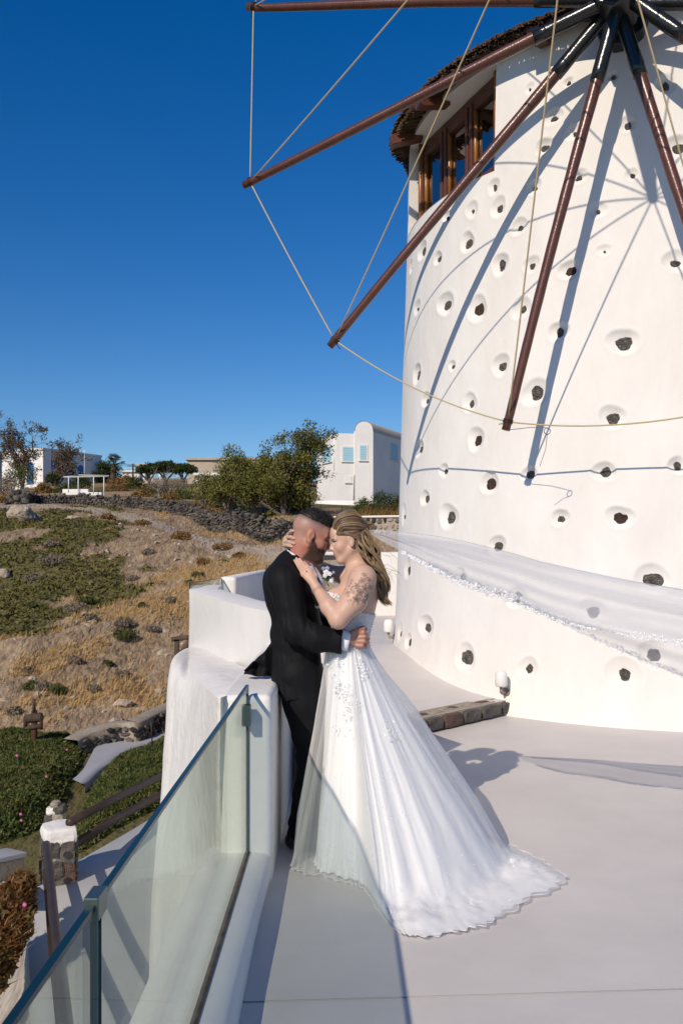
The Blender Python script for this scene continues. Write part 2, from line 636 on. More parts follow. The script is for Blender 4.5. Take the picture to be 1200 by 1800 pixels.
for i in range(NS):
    c = -W2 + .1 + cw * (i + .5)
    sb = MB()
    for s in (-cw / 2 + .045, cw / 2 - .045):
        sb.box(wpt(c + s, zc, .03), (.085, .06, zh - .18), Rw)
        sb.box(wpt(c + s * .995, zc, .07), (.05, .03, zh - .18), Rw)
    for z in (WZ0 + .125, WZ1 - .135):
        sb.box(wpt(c, z, .03), (cw - .176, .06, .08), Rw)
    sb.build('sash', M['wood'], win, bevel=.004)
    gb = MB()
    for s in (-cw / 2 + .095, cw / 2 - .095):
        gb.box(wpt(c + s, zc, .036), (.018, .05, zh - .34), Rw)
    gb.build('glazing_bead', M['oak'], win)
    pb = MB()
    pb.box(wpt(c, zc, .01), (cw - .18, .008, zh - .26), Rw)
    pb.build('pane', M['pane'], win, smooth=False)
sj = MB()
sj.box(wpt(W2 - .115, zc, .075), (.035, .05, zh - .01), Rw)
sj.build('side_jamb', M['oak'], win)
sj = MB()
sj.box(wpt(-W2 + .115, zc, .075), (.035, .05, zh - .01), Rw)
sj.build('side_jamb', M['oak'], win)
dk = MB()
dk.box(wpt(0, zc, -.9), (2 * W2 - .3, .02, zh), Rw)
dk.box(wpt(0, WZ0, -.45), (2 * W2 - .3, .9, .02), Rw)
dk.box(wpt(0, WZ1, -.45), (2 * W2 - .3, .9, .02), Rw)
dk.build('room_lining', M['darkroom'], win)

# stones bedded in the niches
protos = []
for i in range(8):
    bm = bmesh.new()
    bmesh.ops.create_icosphere(bm, subdivisions=3, radius=1)
    P = np.array([v.co[:] for v in bm.verts])
    w1 = wob(P * 1.0 + i * 5.3, 1.6, 1)
    w2 = wob(P + i * 2.2, 5.0, 3)
    P = P * (1 + .22 * w1 + .16 * w2)[:, None]
    for v, p in zip(bm.verts, P):
        v.co = p
    me = bpy.data.meshes.new('stone')
    bm.to_mesh(me)
    bm.free()
    protos.append(me)
pr2 = [m.copy() for m in protos]
for m_ in protos:
    m_.materials.append(M['nichestone'])
for m_ in pr2:
    m_.materials.append(M['nichered'])
for i, (th, z, ra, rb, kd) in enumerate(dishes):
    s = {'n': .2, 's': .40, 'd': .54, 'D': .66, 'r': .62}[kd]
    me = (pr2 if kd == 'r' else protos)[i % 8]
    o = link('stone', me, None, mill)
    r = tower_r(z) - {'n': .40, 's': .72}.get(kd, .9) * min(.044, .42 * rb + .006) - .002
    p = rel(tpt(th + .05 * ra / 3, z - rb * .18, r))
    o.location = p
    o.rotation_euler = (0, 0, th)
    o.scale = (ra * s * random.uniform(.85, 1.1), .022, rb * s * random.uniform(.85, 1.15))

# hub, axle, poles, ropes
HUB = Vector((2.468, 7.736, 6.559))
AZ, TL = .414, .049
nn = Vector((-math.sin(AZ) * math.cos(TL), -math.cos(AZ) * math.cos(TL), math.sin(TL)))
rt = Vector((math.cos(AZ), -math.sin(AZ), 0))
up = nn.cross(rt)
if up.z < 0:
    up = -up
PL, PH = 3.959, -.244


def spoke_dir(i):
    a = PH + math.radians(30 * i)
    return (-rt * math.cos(a) - up * math.sin(a)).normalized()


def plane_hit(u, v):
    d = Vector(((u - U0) / F, 1, -(v - V0) / F))
    o = Vector((0, 0, H))
    return o + d * ((HUB - o).dot(nn) / d.dot(nn))


axm = MB()
axm.tube([rel(HUB + nn * s) for s in (-1.6, -.46, -.45, -.30, -.29)], [.17, .17, .235, .235, .17], 10)
axm.tube([rel(HUB + nn * s) for s in (-.29, -.22, -.2, .20, .22)], [.17, .17, .20, .20, .185], 8)
axm.tube([rel(HUB + nn * s) for s in (.22, .3, 1.2, 2.19)], [.14, .125, .09, .045], 10)
axm.build('axle', M['black'], mill, smooth=False, bevel=.008)
seen = {0: (433, 10), 1: (430, 327), 2: (578, 608), 3: (889, 757)}
tips = []
for i in range(12):
    off = rt * 0
    tip = plane_hit(*seen[i]) if i in seen else HUB + spoke_dir(i) * PL
    sd = (tip - HUB).normalized()
    lat = nn.cross(sd) * (.02 if i % 2 else -.02)
    root = HUB + sd * .10 + nn * (.05 if i % 2 else -.05) + lat
    tip = tip + nn * (.02 if i % 2 else -.02)
    tips.append(tip)
    n = 26
    P = [root.lerp(tip, q) for q in np.linspace(0, 1, n)]
    P = [p + nn * (.012 * math.sin(i * 1.7 + 5 * q)) + lat.normalized() * (.010 * math.sin(i * 2.9 + 4 * q)) for p, q in zip(P, np.linspace(0, 1, n))]
    P[-1] = tip
    pm = MB()
    rad = np.interp(np.linspace(0, 1, n), [0, .18, .3, 1], [.058, .056, .052, .040]) * (1 + .03 * np.sin(np.arange(n) * 2.1 + i))
    pm.tube([rel(p) for p in P], rad, 12)
    po = pm.build('pole', M['pole'], mill)
    sm = MB()
    Ps = [P[0].lerp(P[-1], q) + (P[int(q * (n - 1))] - P[0].lerp(P[-1], int(q * (n - 1)) / (n - 1))) for q in np.linspace(0, .172, 8)]
    sm.tube([rel(p) for p in Ps], .0635 * (1 + .03 * np.sin(np.arange(8) * 1.9 + i)), 12)
    sm.build('sleeve', M['black'], po)
    cm = MB()
    e = tip - sd * .07
    for q in range(3):
        c = e - sd * (.014 * q)
        ring = [rel(c + (rt * math.cos(a) + up * math.sin(a)) * 0 + lat.normalized() * .043 * math.cos(a) + nn * .043 * math.sin(a)) for a in np.linspace(0, 2 * pi, 13)]
        cm.tube(ring, .006, 5, cap=False)
    cm.tube([rel(e + lat.normalized() * .03 + nn * .03), rel(e - lat.normalized() * .09 - nn * .05 + sd * .02)], .004, 4)
    cm.build('tie', M['iron'], po)
BT = HUB + nn * 2.17
for i in range(12):
    a, b = tips[i] - (tips[i] - HUB).normalized() * .08, tips[(i + 1) % 12] - (tips[(i + 1) % 12] - HUB).normalized() * .08
    sag = .10 if i in (2, 3, 4) else .02
    rm = MB()
    rm.tube([rel(a.lerp(b, q) - Vector((0, 0, sag * 4 * q * (1 - q)))) for q in np.linspace(0, 1, 16)], .0075, 6)
    rm.build('rope', M['rope'], mill)
    rm = MB()
    rm.tube([rel(BT.lerp(a, q) - Vector((0, 0, .03 * 4 * q * (1 - q)))) for q in np.linspace(0, 1, 12)], .0075, 6)
    rm.build('rope', M['rope'], mill)
# loose hooked wire hanging by the lowest pole
hw = MB()
a = at(961, 758, 7.6)
b = at(948, 820, 7.9)
hw.tube([rel(a + Vector((.028 * math.cos(t), 0, .028 * math.sin(t)))) for t in np.linspace(0, 2 * pi, 12)], .004, 5, cap=False)
hw.tube([rel(tips[3]), rel(tips[3].lerp(a, .6) + Vector((0, 0, .03))), rel(a + Vector((0, 0, .03)))], .003, 5)
hw.tube([rel(a - Vector((0, 0, .028))), rel(a.lerp(b, .5) + Vector((.02, 0, 0))), rel(b)], .0025, 5)
hw.build('wire_hook', M['steel'], mill)


ER, EZ = 3.15, 6.68


def eave(t):
    q = abs(((t + 2.3 + pi) % (2 * pi)) - pi)
    k = max(0.0, min(1.0, (.72 - q) / .16))
    return ER - .17 * k * k * (3 - 2 * k)


# thatched roof: cone, ragged reed ends, rafters
rf = MB()
A = np.linspace(0, 2 * pi, 73)[:-1]
prof = [(-.05, EZ - .03), (-.03, EZ + .05), (2.3, EZ + .36), (1.2, EZ + .80), (.05, EZ + 1.25)]
G = np.array([[[(r if r > 0 else eave(t) + r) * math.sin(t), -(r if r > 0 else eave(t) + r) * math.cos(t), z] for r, z in prof] for t in A])
rf.grid(G, True)
G = np.array([[[r * math.sin(t), -r * math.cos(t), z] for r, z in ((eave(t) - .05, EZ - .03), (2.75, EZ + .12))] for t in A])
rf.grid(G, True)
roof = rf.build('thatched_roof', M['thatch'], mill)
rd = MB()
for i in range(4600):
    t = random.uniform(-2.2, .6)
    lay = random.random()
    r0 = eave(t) - .26
    z0 = EZ + .02 + lay * .20
    r1 = eave(t) + random.uniform(-.03, .05) - lay * .05
    z1 = EZ - .05 + lay * .13 + random.uniform(-.015, .015)
    t2 = t + random.uniform(-.008, .008)
    w = random.uniform(.004, .008)
    p, q = Vector((r0 * math.sin(t), -r0 * math.cos(t), z0)), Vector((r1 * math.sin(t2), -r1 * math.cos(t2), z1))
    s = Vector((math.cos(t), math.sin(t), 0)) * w
    uz = Vector((0, 0, w))
    rd.add([p - s - uz, p + s - uz, p + uz * 1.2, q - s - uz, q + s - uz, q + uz * 1.2], [[0, 1, 4, 3], [1, 2, 5, 4], [2, 0, 3, 5]], [[3, 4, 5]])
for i in range(6500):
    t = random.uniform(-2.3, .7)
    s0 = random.random() ** 1.3
    r0, z0 = eave(t) - .05 - .8 * s0, EZ + .06 + .32 * s0
    p = Vector((r0 * math.sin(t), -r0 * math.cos(t), z0 + .015))
    t2 = t + random.uniform(-.03, .03)
    q = Vector(((r0 + .30) * math.sin(t2), -(r0 + .30) * math.cos(t2), z0 - .12 + random.uniform(-.0, .05)))
    if (r0 + .30) > eave(t) + .06:
        q = p.lerp(q, (eave(t) + random.uniform(.0, .06) - r0) / .30)
    w = random.uniform(.005, .011)
    s = Vector((math.cos(t), math.sin(t), 0)) * w
    uz = Vector((0, 0, w))
    rd.add([p - s - uz, p + s - uz, p + uz * 1.2, q - s - uz, q + s - uz, q + uz * 1.2], [[0, 1, 4, 3], [1, 2, 5, 4], [2, 0, 3, 5]], [[3, 4, 5]])
o = rd.build('reed_ends', M['thatch'], roof, smooth=False)
o['kind'] = 'stuff'
for (u, v) in ((690, 264), (735, 146), (936, 33)):
    best = min(np.linspace(-1.75, .3, 400), key=lambda t: (U0 + F * (TC.x + (ER + .06) * math.sin(t)) / (TC.y - (ER + .06) * math.cos(t)) - u) ** 2 + (V0 - F * (EZ - .13 - H) / (TC.y - (ER + .06) * math.cos(t)) - v) ** 2 * .02)
    bm_ = MB()
    d = Vector((math.sin(best), -math.cos(best), 0))
    bm_.bar(d * 2.85 + Vector((0, 0, EZ - .02)), d * (ER + .08) + Vector((0, 0, EZ - .11)), .13, .12)
    bm_.build('rafter', M['wood'], mill, smooth=False, bevel=.008)
for t in np.arange(-.30, 4.2, .52):
    bm_ = MB()
    d = Vector((math.sin(t + .2), -math.cos(t + .2), 0))
    bm_.bar(d * 2.85 + Vector((0, 0, EZ - .02)), d * (ER + .08) + Vector((0, 0, EZ - .11)), .13, .12)
    bm_.build('rafter', M['wood'], mill, smooth=False, bevel=.008)


def wall_lamp(loc, dirv, label, s=1.0, name='wall_lamp'):
    """small white spotlight on a jointed bracket"""
    t = empty(name, loc)
    dirv = Vector(dirv).normalized()
    m = MB()
    m.tube([Vector((0, 0, 0)), dirv * .012 * s], .035 * s, 12)
    m.tube([dirv * .01 * s, dirv * .07 * s, dirv * .09 * s + Vector((0, 0, .05 * s))], .013 * s, 8)
    m.build('bracket', M['mortar'] if name == 'wall_lamp' else M['whiteplastic'], t)
    m = MB()
    c = dirv * .085 * s + Vector((0, 0, .055 * s))
    m.tube([c, c + Vector((0, 0, .012 * s)), c + Vector((0, 0, .10 * s)), c + Vector((0, 0, .125 * s)), c + Vector((0, 0, .135 * s))], np.array([.042, .052, .05, .04, .015]) * s, 14)
    m.build('shade', M['whiteplastic'], t)
    tag(t, label, 'wall lamp')
    return t


th, z, _ = hit_tower(890, 1216)
wall_lamp(tpt(th, z, tower_r(z) + .0), (math.sin(th), -math.cos(th), 0), 'white dome lamp on the windmill wall just above the stone step', 1.15)
th, z, _ = hit_tower(692, 1120)
wall_lamp(tpt(th, z, tower_r(z) - .02), (math.sin(th) * 1.0, -math.cos(th) - .5, 0), "white dome lamp low on the windmill's left edge behind the bride", 1.2)
# ------------------------------------------------------------------ rampart walls and glass rail
GX = -.455
CZ = .14
# kerb under the glass
kb = MB()
prof = [(-.352, -.02), (-.345, .06), (-.35, .115), (-.368, .138), (-.42, .142), (-.60, .140), (-.68, .10), (-.74, -.1), (-.80, -.5), (-.95, -1.0), (-1.25, -1.9)]
ysk = np.linspace(-3.0, 4.9, 50)
G = np.array([[[x + .006 * math.sin(y * 3 + i) + (-.35 if i > 6 else 0) * 0 - (max(0, i - 6) * .035 * (1 - (y + 3) / 7.2)), y, z] for i, (x, z) in enumerate(prof)] for y in ysk])
kb.grid(G)
kerb = kb.build('kerb_wall', M['plaster'])
tag(kerb, 'white plastered kerb carrying the glass rail, bulging down to the ramp', 'wall')

# low wall the groom leans on
bm = bmesh.new()
bmesh.ops.create_cube(bm, size=1.0)
for v in bm.verts:
    v.co = Vector((-.468 + v.co.x * .256, 5.6 + v.co.y * 2.83, .25 + v.co.z * 1.31 + .0))
bmesh.ops.subdivide_edges(bm, edges=bm.edges[:], cuts=7, use_grid_fill=True)
for v in bm.verts:
    w = wob(np.array([v.co[:]]), 2.4, 3)[0]
    v.co.x += .007 * w
    v.co.z += .005 * wob(np.array([v.co[:]]) + 7, 2.4, 3)[0]
    if v.co.x < -.5 and v.co.y > 4.5:
        v.co.x -= .0
me = bpy.data.meshes.new('low_parapet')
bm.to_mesh(me)
bm.free()
for p in me.polygons:
    p.use_smooth = True
low = link('low_parapet', me, M['plaster'])
bv = low.modifiers.new('worn_edges', 'BEVEL')
bv.width, bv.segments, bv.limit_method, bv.angle_limit = .040, 4, 'ANGLE', math.radians(50)
tag(low, 'low white parapet the groom leans against, at the end of the glass', 'wall')

# taller curved rampart behind it
TOPZ = 1.145
outer = [on_level(u, v, TOPZ) for u, v in ((520, 1092), (492, 1080), (465, 1073), (443, 1069), (421, 1064.5), (396, 1058), (373, 1050), (352, 1043), (339, 1038.5), (333, 1035.5))]
outer = [Vector((-.12, 5.6, TOPZ))] + outer[1:] + [Vector((-1.95, 11.6, TOPZ))]
outer = catmull(np.array([list(p) for p in outer]), 70)
tg = np.gradient(outer[:, :2], axis=0)
tg /= np.linalg.norm(tg, axis=1)[:, None]
nr = np.stack([tg[:, 1], -tg[:, 0]], 1)
nr *= np.sign((nr @ np.array([1.0, .3])))[:, None]
G = []
for i in range(70):
    o2, n2 = outer[i, :2], nr[i]
    sec = [(o2 + n2 * .34, .05), (o2 + n2 * .34, .6), (o2 + n2 * .34, TOPZ), (o2 + n2 * .17, TOPZ + .012), (o2, TOPZ), (o2 + n2 * .004, .95), (o2, .7), (o2 - n2 * .01, .3), (o2 - n2 * .02, -.3), (o2 - n2 * .1, -1.8)]
    G.append([[q[0], q[1], z] for q, z in sec])
G = np.array(G)
G[..., 0] += .010 * wob(G, 1.6, 3)
G[..., 1] += .010 * wob(G + 5, 1.6, 3)
G[..., 2] += .006 * wob(G + 9, 1.6, 2)
tw = MB()
tw.grid(G)
for e in (0, -1):
    tw.add(G[e], T=[[0, k, k + 1] for k in range(1, 9)])
tall = tw.build('curved_rampart', M['plaster'])
bv = tall.modifiers.new('worn_edges', 'BEVEL')
bv.width, bv.segments, bv.limit_method, bv.angle_limit = .03, 3, 'ANGLE', math.radians(50)
tag(tall, 'tall curved white rampart left of the groom, its top edge sweeping away', 'wall')

# buttress swelling out below the rampart down to the ramp
S = [
    [(396, 1226, 4.20), (396, 1262, 4.20), (396, 1330, 4.20), (396, 1430, 4.20), (396, 1560, 4.20), (392, 1900, 3.6)],
    [(381, 1223.5, 4.21), (381, 1262, 4.21), (380, 1330, 4.22), (377, 1430, 4.24), (372, 1560, 4.24), (366, 1900, 3.6)],
    [(360, 1206, 5.2), (358, 1245, 5.0), (354, 1320, 4.9), (348, 1430, 4.8), (340, 1560, 4.6), (328, 1900, 4.0)],
    [(336, 1178, 6.8), (331, 1215, 6.2), (325, 1310, 5.7), (317, 1430, 5.4), (308, 1560, 5.1), (296, 1900, 4.4)],
    [(334, 1150, 8.6), (314, 1175, 7.0), (304, 1300, 6.3), (295, 1430, 6.0), (284, 1560, 5.6), (272, 1900, 4.8)],
    [(334, 1137, 9.8), (302, 1165, 7.6), (290, 1290, 6.9), (281, 1410, 6.6), (267, 1560, 6.2), (256, 1900, 5.2)],
    [(337, 1140, 10.6), (312, 1180, 9.3), (300, 1300, 8.6), (292, 1430, 8.4), (280, 1560, 8.0), (270, 1900, 7.2)]]
G = np.array([[list(at(*p)) for p in s] for s in S])
G2 = np.array([catmull(G[:, i], 90) for i in range(G.shape[1])]).transpose(1, 0, 2)
G2 = np.array([catmull(r, 80) for r in G2])
wv = wob(G2, 1.8, 3) * .012 + wob(G2 + 4, 9, 2) * .004
G2 += wv[..., None] * np.array([-.6, -.8, 0])
tw = MB()
# the head of the buttress runs back level to the rampart
hd = G2[:, 0] + np.array([.25, .75, -.03])
tw.grid(np.concatenate([np.stack([hd, G2[:, 0] * .6 + hd * .4 + np.array([0, 0, .012])], 1), G2], 1))
but = tw.build('rampart_buttress', M['plaster_rough'])
tag(but, 'rough plastered buttress bulging from the rampart down to the ramp', 'buttress')

# far parapet beyond the glass gap, and the back parapet by the tower


def solid_wall(name, pts, z0, z1, t, label, mtl, cap=.03):
    m = MB()
    P = [Vector(p) for p in pts]
    for a, b in zip(P[:-1], P[1:]):
        d = (b - a)
        m.box(((a.x + b.x) / 2, (a.y + b.y) / 2, (z0 + z1) / 2), (d.length, t, z1 - z0), np.array([[d.x / d.length, -d.y / d.length, 0], [d.y / d.length, d.x / d.length, 0], [0, 0, 1]]))
    o = m.build(name, mtl, bevel=cap)
    tag(o, label, 'wall')
    return o


solid_wall('side_parapet', [(-1.62, 12.3), (-1.50, 17.2)], -.5, 1.245, .25, 'white parapet beyond the small glass panel, inner side in shade', M['plaster'], .06)
solid_wall('back_parapet', [(.35, 15.7), (4.5, 15.9)], 0, 1.6, .3, 'white parapet standing behind the windmill, right of the bride', M['plaster'], .1)


def glass_rail(label, pieces, z0, z1, joints):
    """frameless rail: panels (a, b ground points), steel clamps at the joints"""
    root = empty('glass_rail', (pieces[0][0][0], pieces[0][0][1], z0))
    o0 = root.location
    for a, b in pieces:
        a, b = Vector((*a, 0)), Vector((*b, 0))
        d = (b - a).normalized()
        n = Vector((d.y, -d.x, 0)) * .007
        P = [a + n, b + n, b - n, a - n]
        V = [p + Vector((0, 0, z0)) - o0 for p in P] + [p + Vector((0, 0, z1)) - o0 for p in P]
        m = MB()
        m.add(V, [[0, 1, 5, 4], [2, 3, 7, 6]])
        g = m.build('glass_panel', M['glass'], root, smooth=False)
        e = MB()
        e.bar(V[4].lerp(V[7], .5) + Vector((0, 0, 0)), V[5].lerp(V[6], .5), .0145, .010)
        e.bar(V[0].lerp(V[3], .5) + d * .001, V[4].lerp(V[7], .5) + d * .001 - Vector((0, 0, .006)), .0135, .004, up=d)
        e.bar(V[1].lerp(V[2], .5) - d * .001, V[5].lerp(V[6], .5) - d * .001 - Vector((0, 0, .006)), .0135, .004, up=d)
        e.build('polished_edge', M['edge'], g, smooth=False)
        s = MB()
        s.bar(V[0].lerp(V[3], .5) + Vector((0, 0, .004)), V[1].lerp(V[2], .5) + Vector((0, 0, .004)), .022, .012)
        s.build('sealant', mat('grimy_sealant', (.16, .12, .07), .9, var=(.05, .04, .03), vscale=15), root, smooth=False)
    for (x, y, z, w, h, dd) in joints:
        m = MB()
        m.box(Vector((x, y, z)) - o0, (w, dd, h))
        m.build('clamp', M['steel'], root, smooth=False, bevel=.003)
    return tag(root, label, 'glass rail')


glass_rail('frameless green tinted glass rail running along the near kerb', [((GX, 4.178), (GX, 1.612)), ((GX, 1.590), (GX, -1.2))], CZ, .952,
           [(GX, 1.60, .948, .028, .044, .062), (GX + .002, 4.12, .82, .040, .10, .05)])
glass_rail('small glass panel between the curved rampart and the far parapet', [((-1.70, 12.28), (-1.86, 10.6))], .35, 1.22, [(-1.70, 12.22, 1.0, .04, .10, .06)])
# ------------------------------------------------------------------ smooth body surfaces
class Sdf:
    """union of rounded cones and ellipsoids, blended smoothly; items may also be cut away"""

    def __init__(self):
        self.items = []          # (kind, params, blend, op, centre, bound radius)

    def cone(self, a, b, ra, rb, k=.03, op=1):
        a, b = np.array(a, float), np.array(b, float)
        self.items.append(('c', (a, b, ra, rb), k, op, (a + b) / 2, np.linalg.norm(b - a) / 2 + max(ra, rb)))
        return self

    def ell(self, c, r, R=None, k=.03, op=1):
        c, r = np.array(c, float), np.array(r, float)
        self.items.append(('e', (c, r, np.eye(3) if R is None else np.array(R, float)), k, op, c, r.max()))
        return self

    def chain(self, pts, rs, k=.012):
        for i in range(len(pts) - 1):
            self.cone(pts[i], pts[i + 1], rs[i], rs[i + 1], k)
        return self

    @staticmethod
    def _d(kind, q, P):
        if kind == 'c':
            a, b, ra, rb = q
            ba = b - a
            h = np.clip(((P - a) @ ba) / max(ba @ ba, 1e-9), 0, 1)
            return np.linalg.norm(P - a - h[..., None] * ba, axis=-1) - (ra + (rb - ra) * h)
        c, r, R = q
        L = (P - c) @ R
        k0 = np.linalg.norm(L / r, axis=-1)
        k1 = np.linalg.norm(L / (r * r), axis=-1)
        return k0 * (k0 - 1) / (k1 + 1e-9)

    def __call__(self, P, centre=None, rad=0.0):
        d = np.full(P.shape[:-1], .5)
        for kind, q, k, op, c, br in self.items:
            if centre is not None and op == 1 and np.linalg.norm(c - centre) > br + rad + .09:
                continue
            e = self._d(kind, q, P)
            if op == 1:
                h = np.maximum(k - np.abs(d - e), 0) / k
                d = np.minimum(d, e) - h * h * k * .25
            else:
                e = -e
                h = np.maximum(k - np.abs(d - e), 0) / k
                d = np.maximum(d, e) + h * h * k * .25
        return d

    def bounds(self):
        its = [i for i in self.items if i[3] == 1]
        lo = np.min([i[4] - i[5] for i in its], axis=0)
        hi = np.max([i[4] + i[5] for i in its], axis=0)
        return lo, hi


def surface(fn, h, lo, hi, B=14):
    """closed surface of fn(points, centre, radius) < 0 as vertices and quads (surface nets on sparse blocks)"""
    lo, hi = np.array(lo) - 3 * h, np.array(hi) + 3 * h
    nb = np.ceil((hi - lo) / (B * h)).astype(int)
    n = nb * B + 1
    vol = np.full(n, 1.0, np.float32)
    br = B * h * .5 * 1.75
    g = np.arange(B + 1) * h
    X, Yg, Z = np.meshgrid(g, g, g, indexing='ij')
    loc = np.stack([X, Yg, Z], -1)
    ci = np.stack(np.meshgrid(*[np.arange(k) for k in nb], indexing='ij'), -1).reshape(-1, 3)
    cc = lo + (ci + .5) * B * h
    dc = fn(cc)
    for (i, j, k), c, d0 in zip(ci, cc, dc):
        if abs(d0) > br * 1.6 + .02:
            if d0 < 0:
                vol[i * B:(i + 1) * B + 1, j * B:(j + 1) * B + 1, k * B:(k + 1) * B + 1] = -1
            continue
        vol[i * B:(i + 1) * B + 1, j * B:(j + 1) * B + 1, k * B:(k + 1) * B + 1] = fn(lo + np.array([i, j, k]) * B * h + loc, c, br)
    s = vol < 0
    sh = np.array(vol.shape) - 1
    cnt = np.zeros(sh, np.int8)
    for dx in (0, 1):
        for dy in (0, 1):
            for dz in (0, 1):
                cnt += s[dx:dx + sh[0], dy:dy + sh[1], dz:dz + sh[2]]
    act = (cnt > 0) & (cnt < 8)
    ids = np.argwhere(act)
    idx = np.full(sh, -1, np.int64)
    idx[act] = np.arange(len(ids))
    cor = {}
    for dx in (0, 1):
        for dy in (0, 1):
            for dz in (0, 1):
                cor[dx, dy, dz] = vol[ids[:, 0] + dx, ids[:, 1] + dy, ids[:, 2] + dz]
    acc = np.zeros((len(ids), 3))
    num = np.zeros(len(ids))
    for ax in range(3):
        for p in (0, 1):
            for q in (0, 1):
                a = [p, q]
                a.insert(ax, 0)
                b = list(a)
                b[ax] = 1
                va, vb = cor[tuple(a)], cor[tuple(b)]
                cr = (va < 0) != (vb < 0)
                t = np.where(cr, va / np.where(cr, va - vb, 1), 0)
                pos = np.tile(np.array(a, float), (len(ids), 1))
                pos[:, ax] = t
                acc += np.where(cr[:, None], pos, 0)
                num += cr
    V = lo + (ids + acc / num[:, None]) * h
    quads = []
    for ax in range(3):
        o1, o2 = [(1, 2), (2, 0), (0, 1)][ax]
        sl0 = [slice(1, -1)] * 3
        sl1 = [slice(1, -1)] * 3
        sl0[ax] = slice(0, -1)
        sl1[ax] = slice(1, None)
        ch = s[tuple(sl0)] != s[tuple(sl1)]
        e = np.argwhere(ch)
        off = np.ones(3, int)
        off[ax] = 0
        e = e + off
        inside = s[e[:, 0], e[:, 1], e[:, 2]]
        d1, d2 = np.zeros(3, int), np.zeros(3, int)
        d1[o1] = 1
        d2[o2] = 1
        c = [e, e - d1, e - d1 - d2, e - d2]
        q = np.stack([idx[k[:, 0], k[:, 1], k[:, 2]] for k in c], -1)
        q[~inside] = q[~inside][:, ::-1]
        quads.append(q)
    Q = np.vstack(quads)
    Q = Q[(Q >= 0).all(1)]
    return V, Q


def relax(V, Q, it=2, f=.5):
    for _ in range(it):
        acc = np.zeros_like(V)
        num = np.zeros(len(V))
        for a, b in ((0, 1), (1, 2), (2, 3), (3, 0)):
            np.add.at(acc, Q[:, a], V[Q[:, b]])
            np.add.at(acc, Q[:, b], V[Q[:, a]])
            np.add.at(num, Q[:, a], 1)
            np.add.at(num, Q[:, b], 1)
        V = V + f * (acc / np.maximum(num, 1)[:, None] - V)
    return V


def depth_on(fn, u, v, y0=4.2, y1=5.2):
    """depth at which the line of sight through (u, v) meets a body"""
    Y = np.linspace(y0, y1, 500)
    P = np.array([list(at(u, v, y)) for y in Y])
    d = fn(P)
    i = np.argmax(d < 0)
    return Y[i] if (d < 0).any() else Y[np.argmin(d)]


def frame_of(fwd, pitch, yaw):
    """columns: forward, left side, up of a head facing fwd (+1 = +X, -1 = -X)"""
    f = Vector((fwd * math.cos(yaw), math.sin(yaw), 0))
    s = Vector((-f.y, f.x, 0))
    u = Vector((0, 0, 1))
    R = Matrix.Rotation(pitch, 3, s)
    f2, u2 = R @ f, R @ u
    return np.array([list(f2), list(s), list(u2)]).T


class Head:
    def __init__(self, O, fwd, pitch, yaw, s):
        self.O, self.R, self.s = np.array(O), frame_of(fwd, pitch, yaw), s

    def w(self, *p):
        return self.O + self.s * (self.R @ np.array(p, float))

    def loc(self, P):
        return ((P - self.O) @ self.R) / self.s

    def add(self, S, male):
        s, R = self.s, self.R

        def E(c, r, k=.02, op=1):
            S.ell(self.w(*c), np.array(r) * s, R, k * s, op)

        def C(a, b, ra, rb, k=.02, op=1):
            S.cone(self.w(*a), self.w(*b), ra * s, rb * s, k * s, op)
        E((-.016, 0, .036), (.098, .076, .086))
        E((.040, 0, -.02), (.055, .058, .085), .03)
        E((.070, 0, .045), (.024, .05, .045), .03)                    # forehead
        jw = .054 if male else .047
        for y in (-1, 1):
            C((.002, y * jw, -.058), (.062, y * .02, -.103), .020, .015, .03)
            E((.060, y * .036, -.032), (.024, .024, .024), .025)       # cheek
            E((.083, y * .031, .0015), (.014, .016, .0095), .012, -1)    # socket
            E((.0735, y * .031, .0005), (.0125, .0125, .0125), .004)      # eyeball
            C((.0815, y * .018, .0085), (.0765, y * .042, .0085), .0042, .003, .006)   # upper lid
            C((.085, y * .014, .018), (.074, y * .048, .019), .007 if male else .0045, .005, .014)   # brow
            E((.098, y * .0105, -.036), (.010, .0075, .0065), .008)       # nostril wing
            E((-.006, y * .077, -.008), (.021, .009, .033), .008)         # ear
            E((-.000, y * .087, -.004), (.011, .006, .020), .005, -1)
            E((-.004, y * .078, -.036), (.010, .007, .010), .006)
        E((.066, 0, -.105), (.026, .026, .020), .03)                   # chin
        C((.086, 0, .008), (.108, 0, -.026), .0075, .0095, .012)         # nose
        E((.106, 0, -.031), (.0105, .011, .009), .008)
        E((.080, 0, -.062), (.020, .030, .022), .025)                   # muzzle
        C((.0955, -.010, -.056), (.0955, .010, -.056), .0058, .0058, .005)
        C((.088, -.022, -.060), (.0955, -.008, -.0565), .004, .0056, .005)
        C((.088, .022, -.060), (.0955, .008, -.0565), .004, .0056, .005)
        C((.0915, -.011, -.069), (.0915, .011, -.069), .0072, .0072, .006)
        C((.105, -.026, -.0625), (.105, .026, -.0625), .0125, .0125, .002, -1) if False else None
        if male:
            E((.068, 0, -.108), (.034, .033, .026), .03)                 # beard body
            for y in (-1, 1):
                C((.020, y * .058, -.050), (.062, y * .024, -.106), .018, .018, .03)


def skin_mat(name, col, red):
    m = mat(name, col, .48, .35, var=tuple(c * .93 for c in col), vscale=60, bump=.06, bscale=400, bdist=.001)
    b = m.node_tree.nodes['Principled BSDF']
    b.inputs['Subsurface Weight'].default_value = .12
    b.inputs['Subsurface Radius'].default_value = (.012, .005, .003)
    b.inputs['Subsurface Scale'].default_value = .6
    mix_attr(m, 'red_tint', red, .55)
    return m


def sstep(a, b, x):
    t = np.clip((x - a) / (b - a), 0, 1)
    return t * t * (3 - 2 * t)


# ------------------------------------------------------------------ groom
G0 = 4.73


def g(u, v, dy=0.0):
    return np.array(at(u, v, G0 + dy))


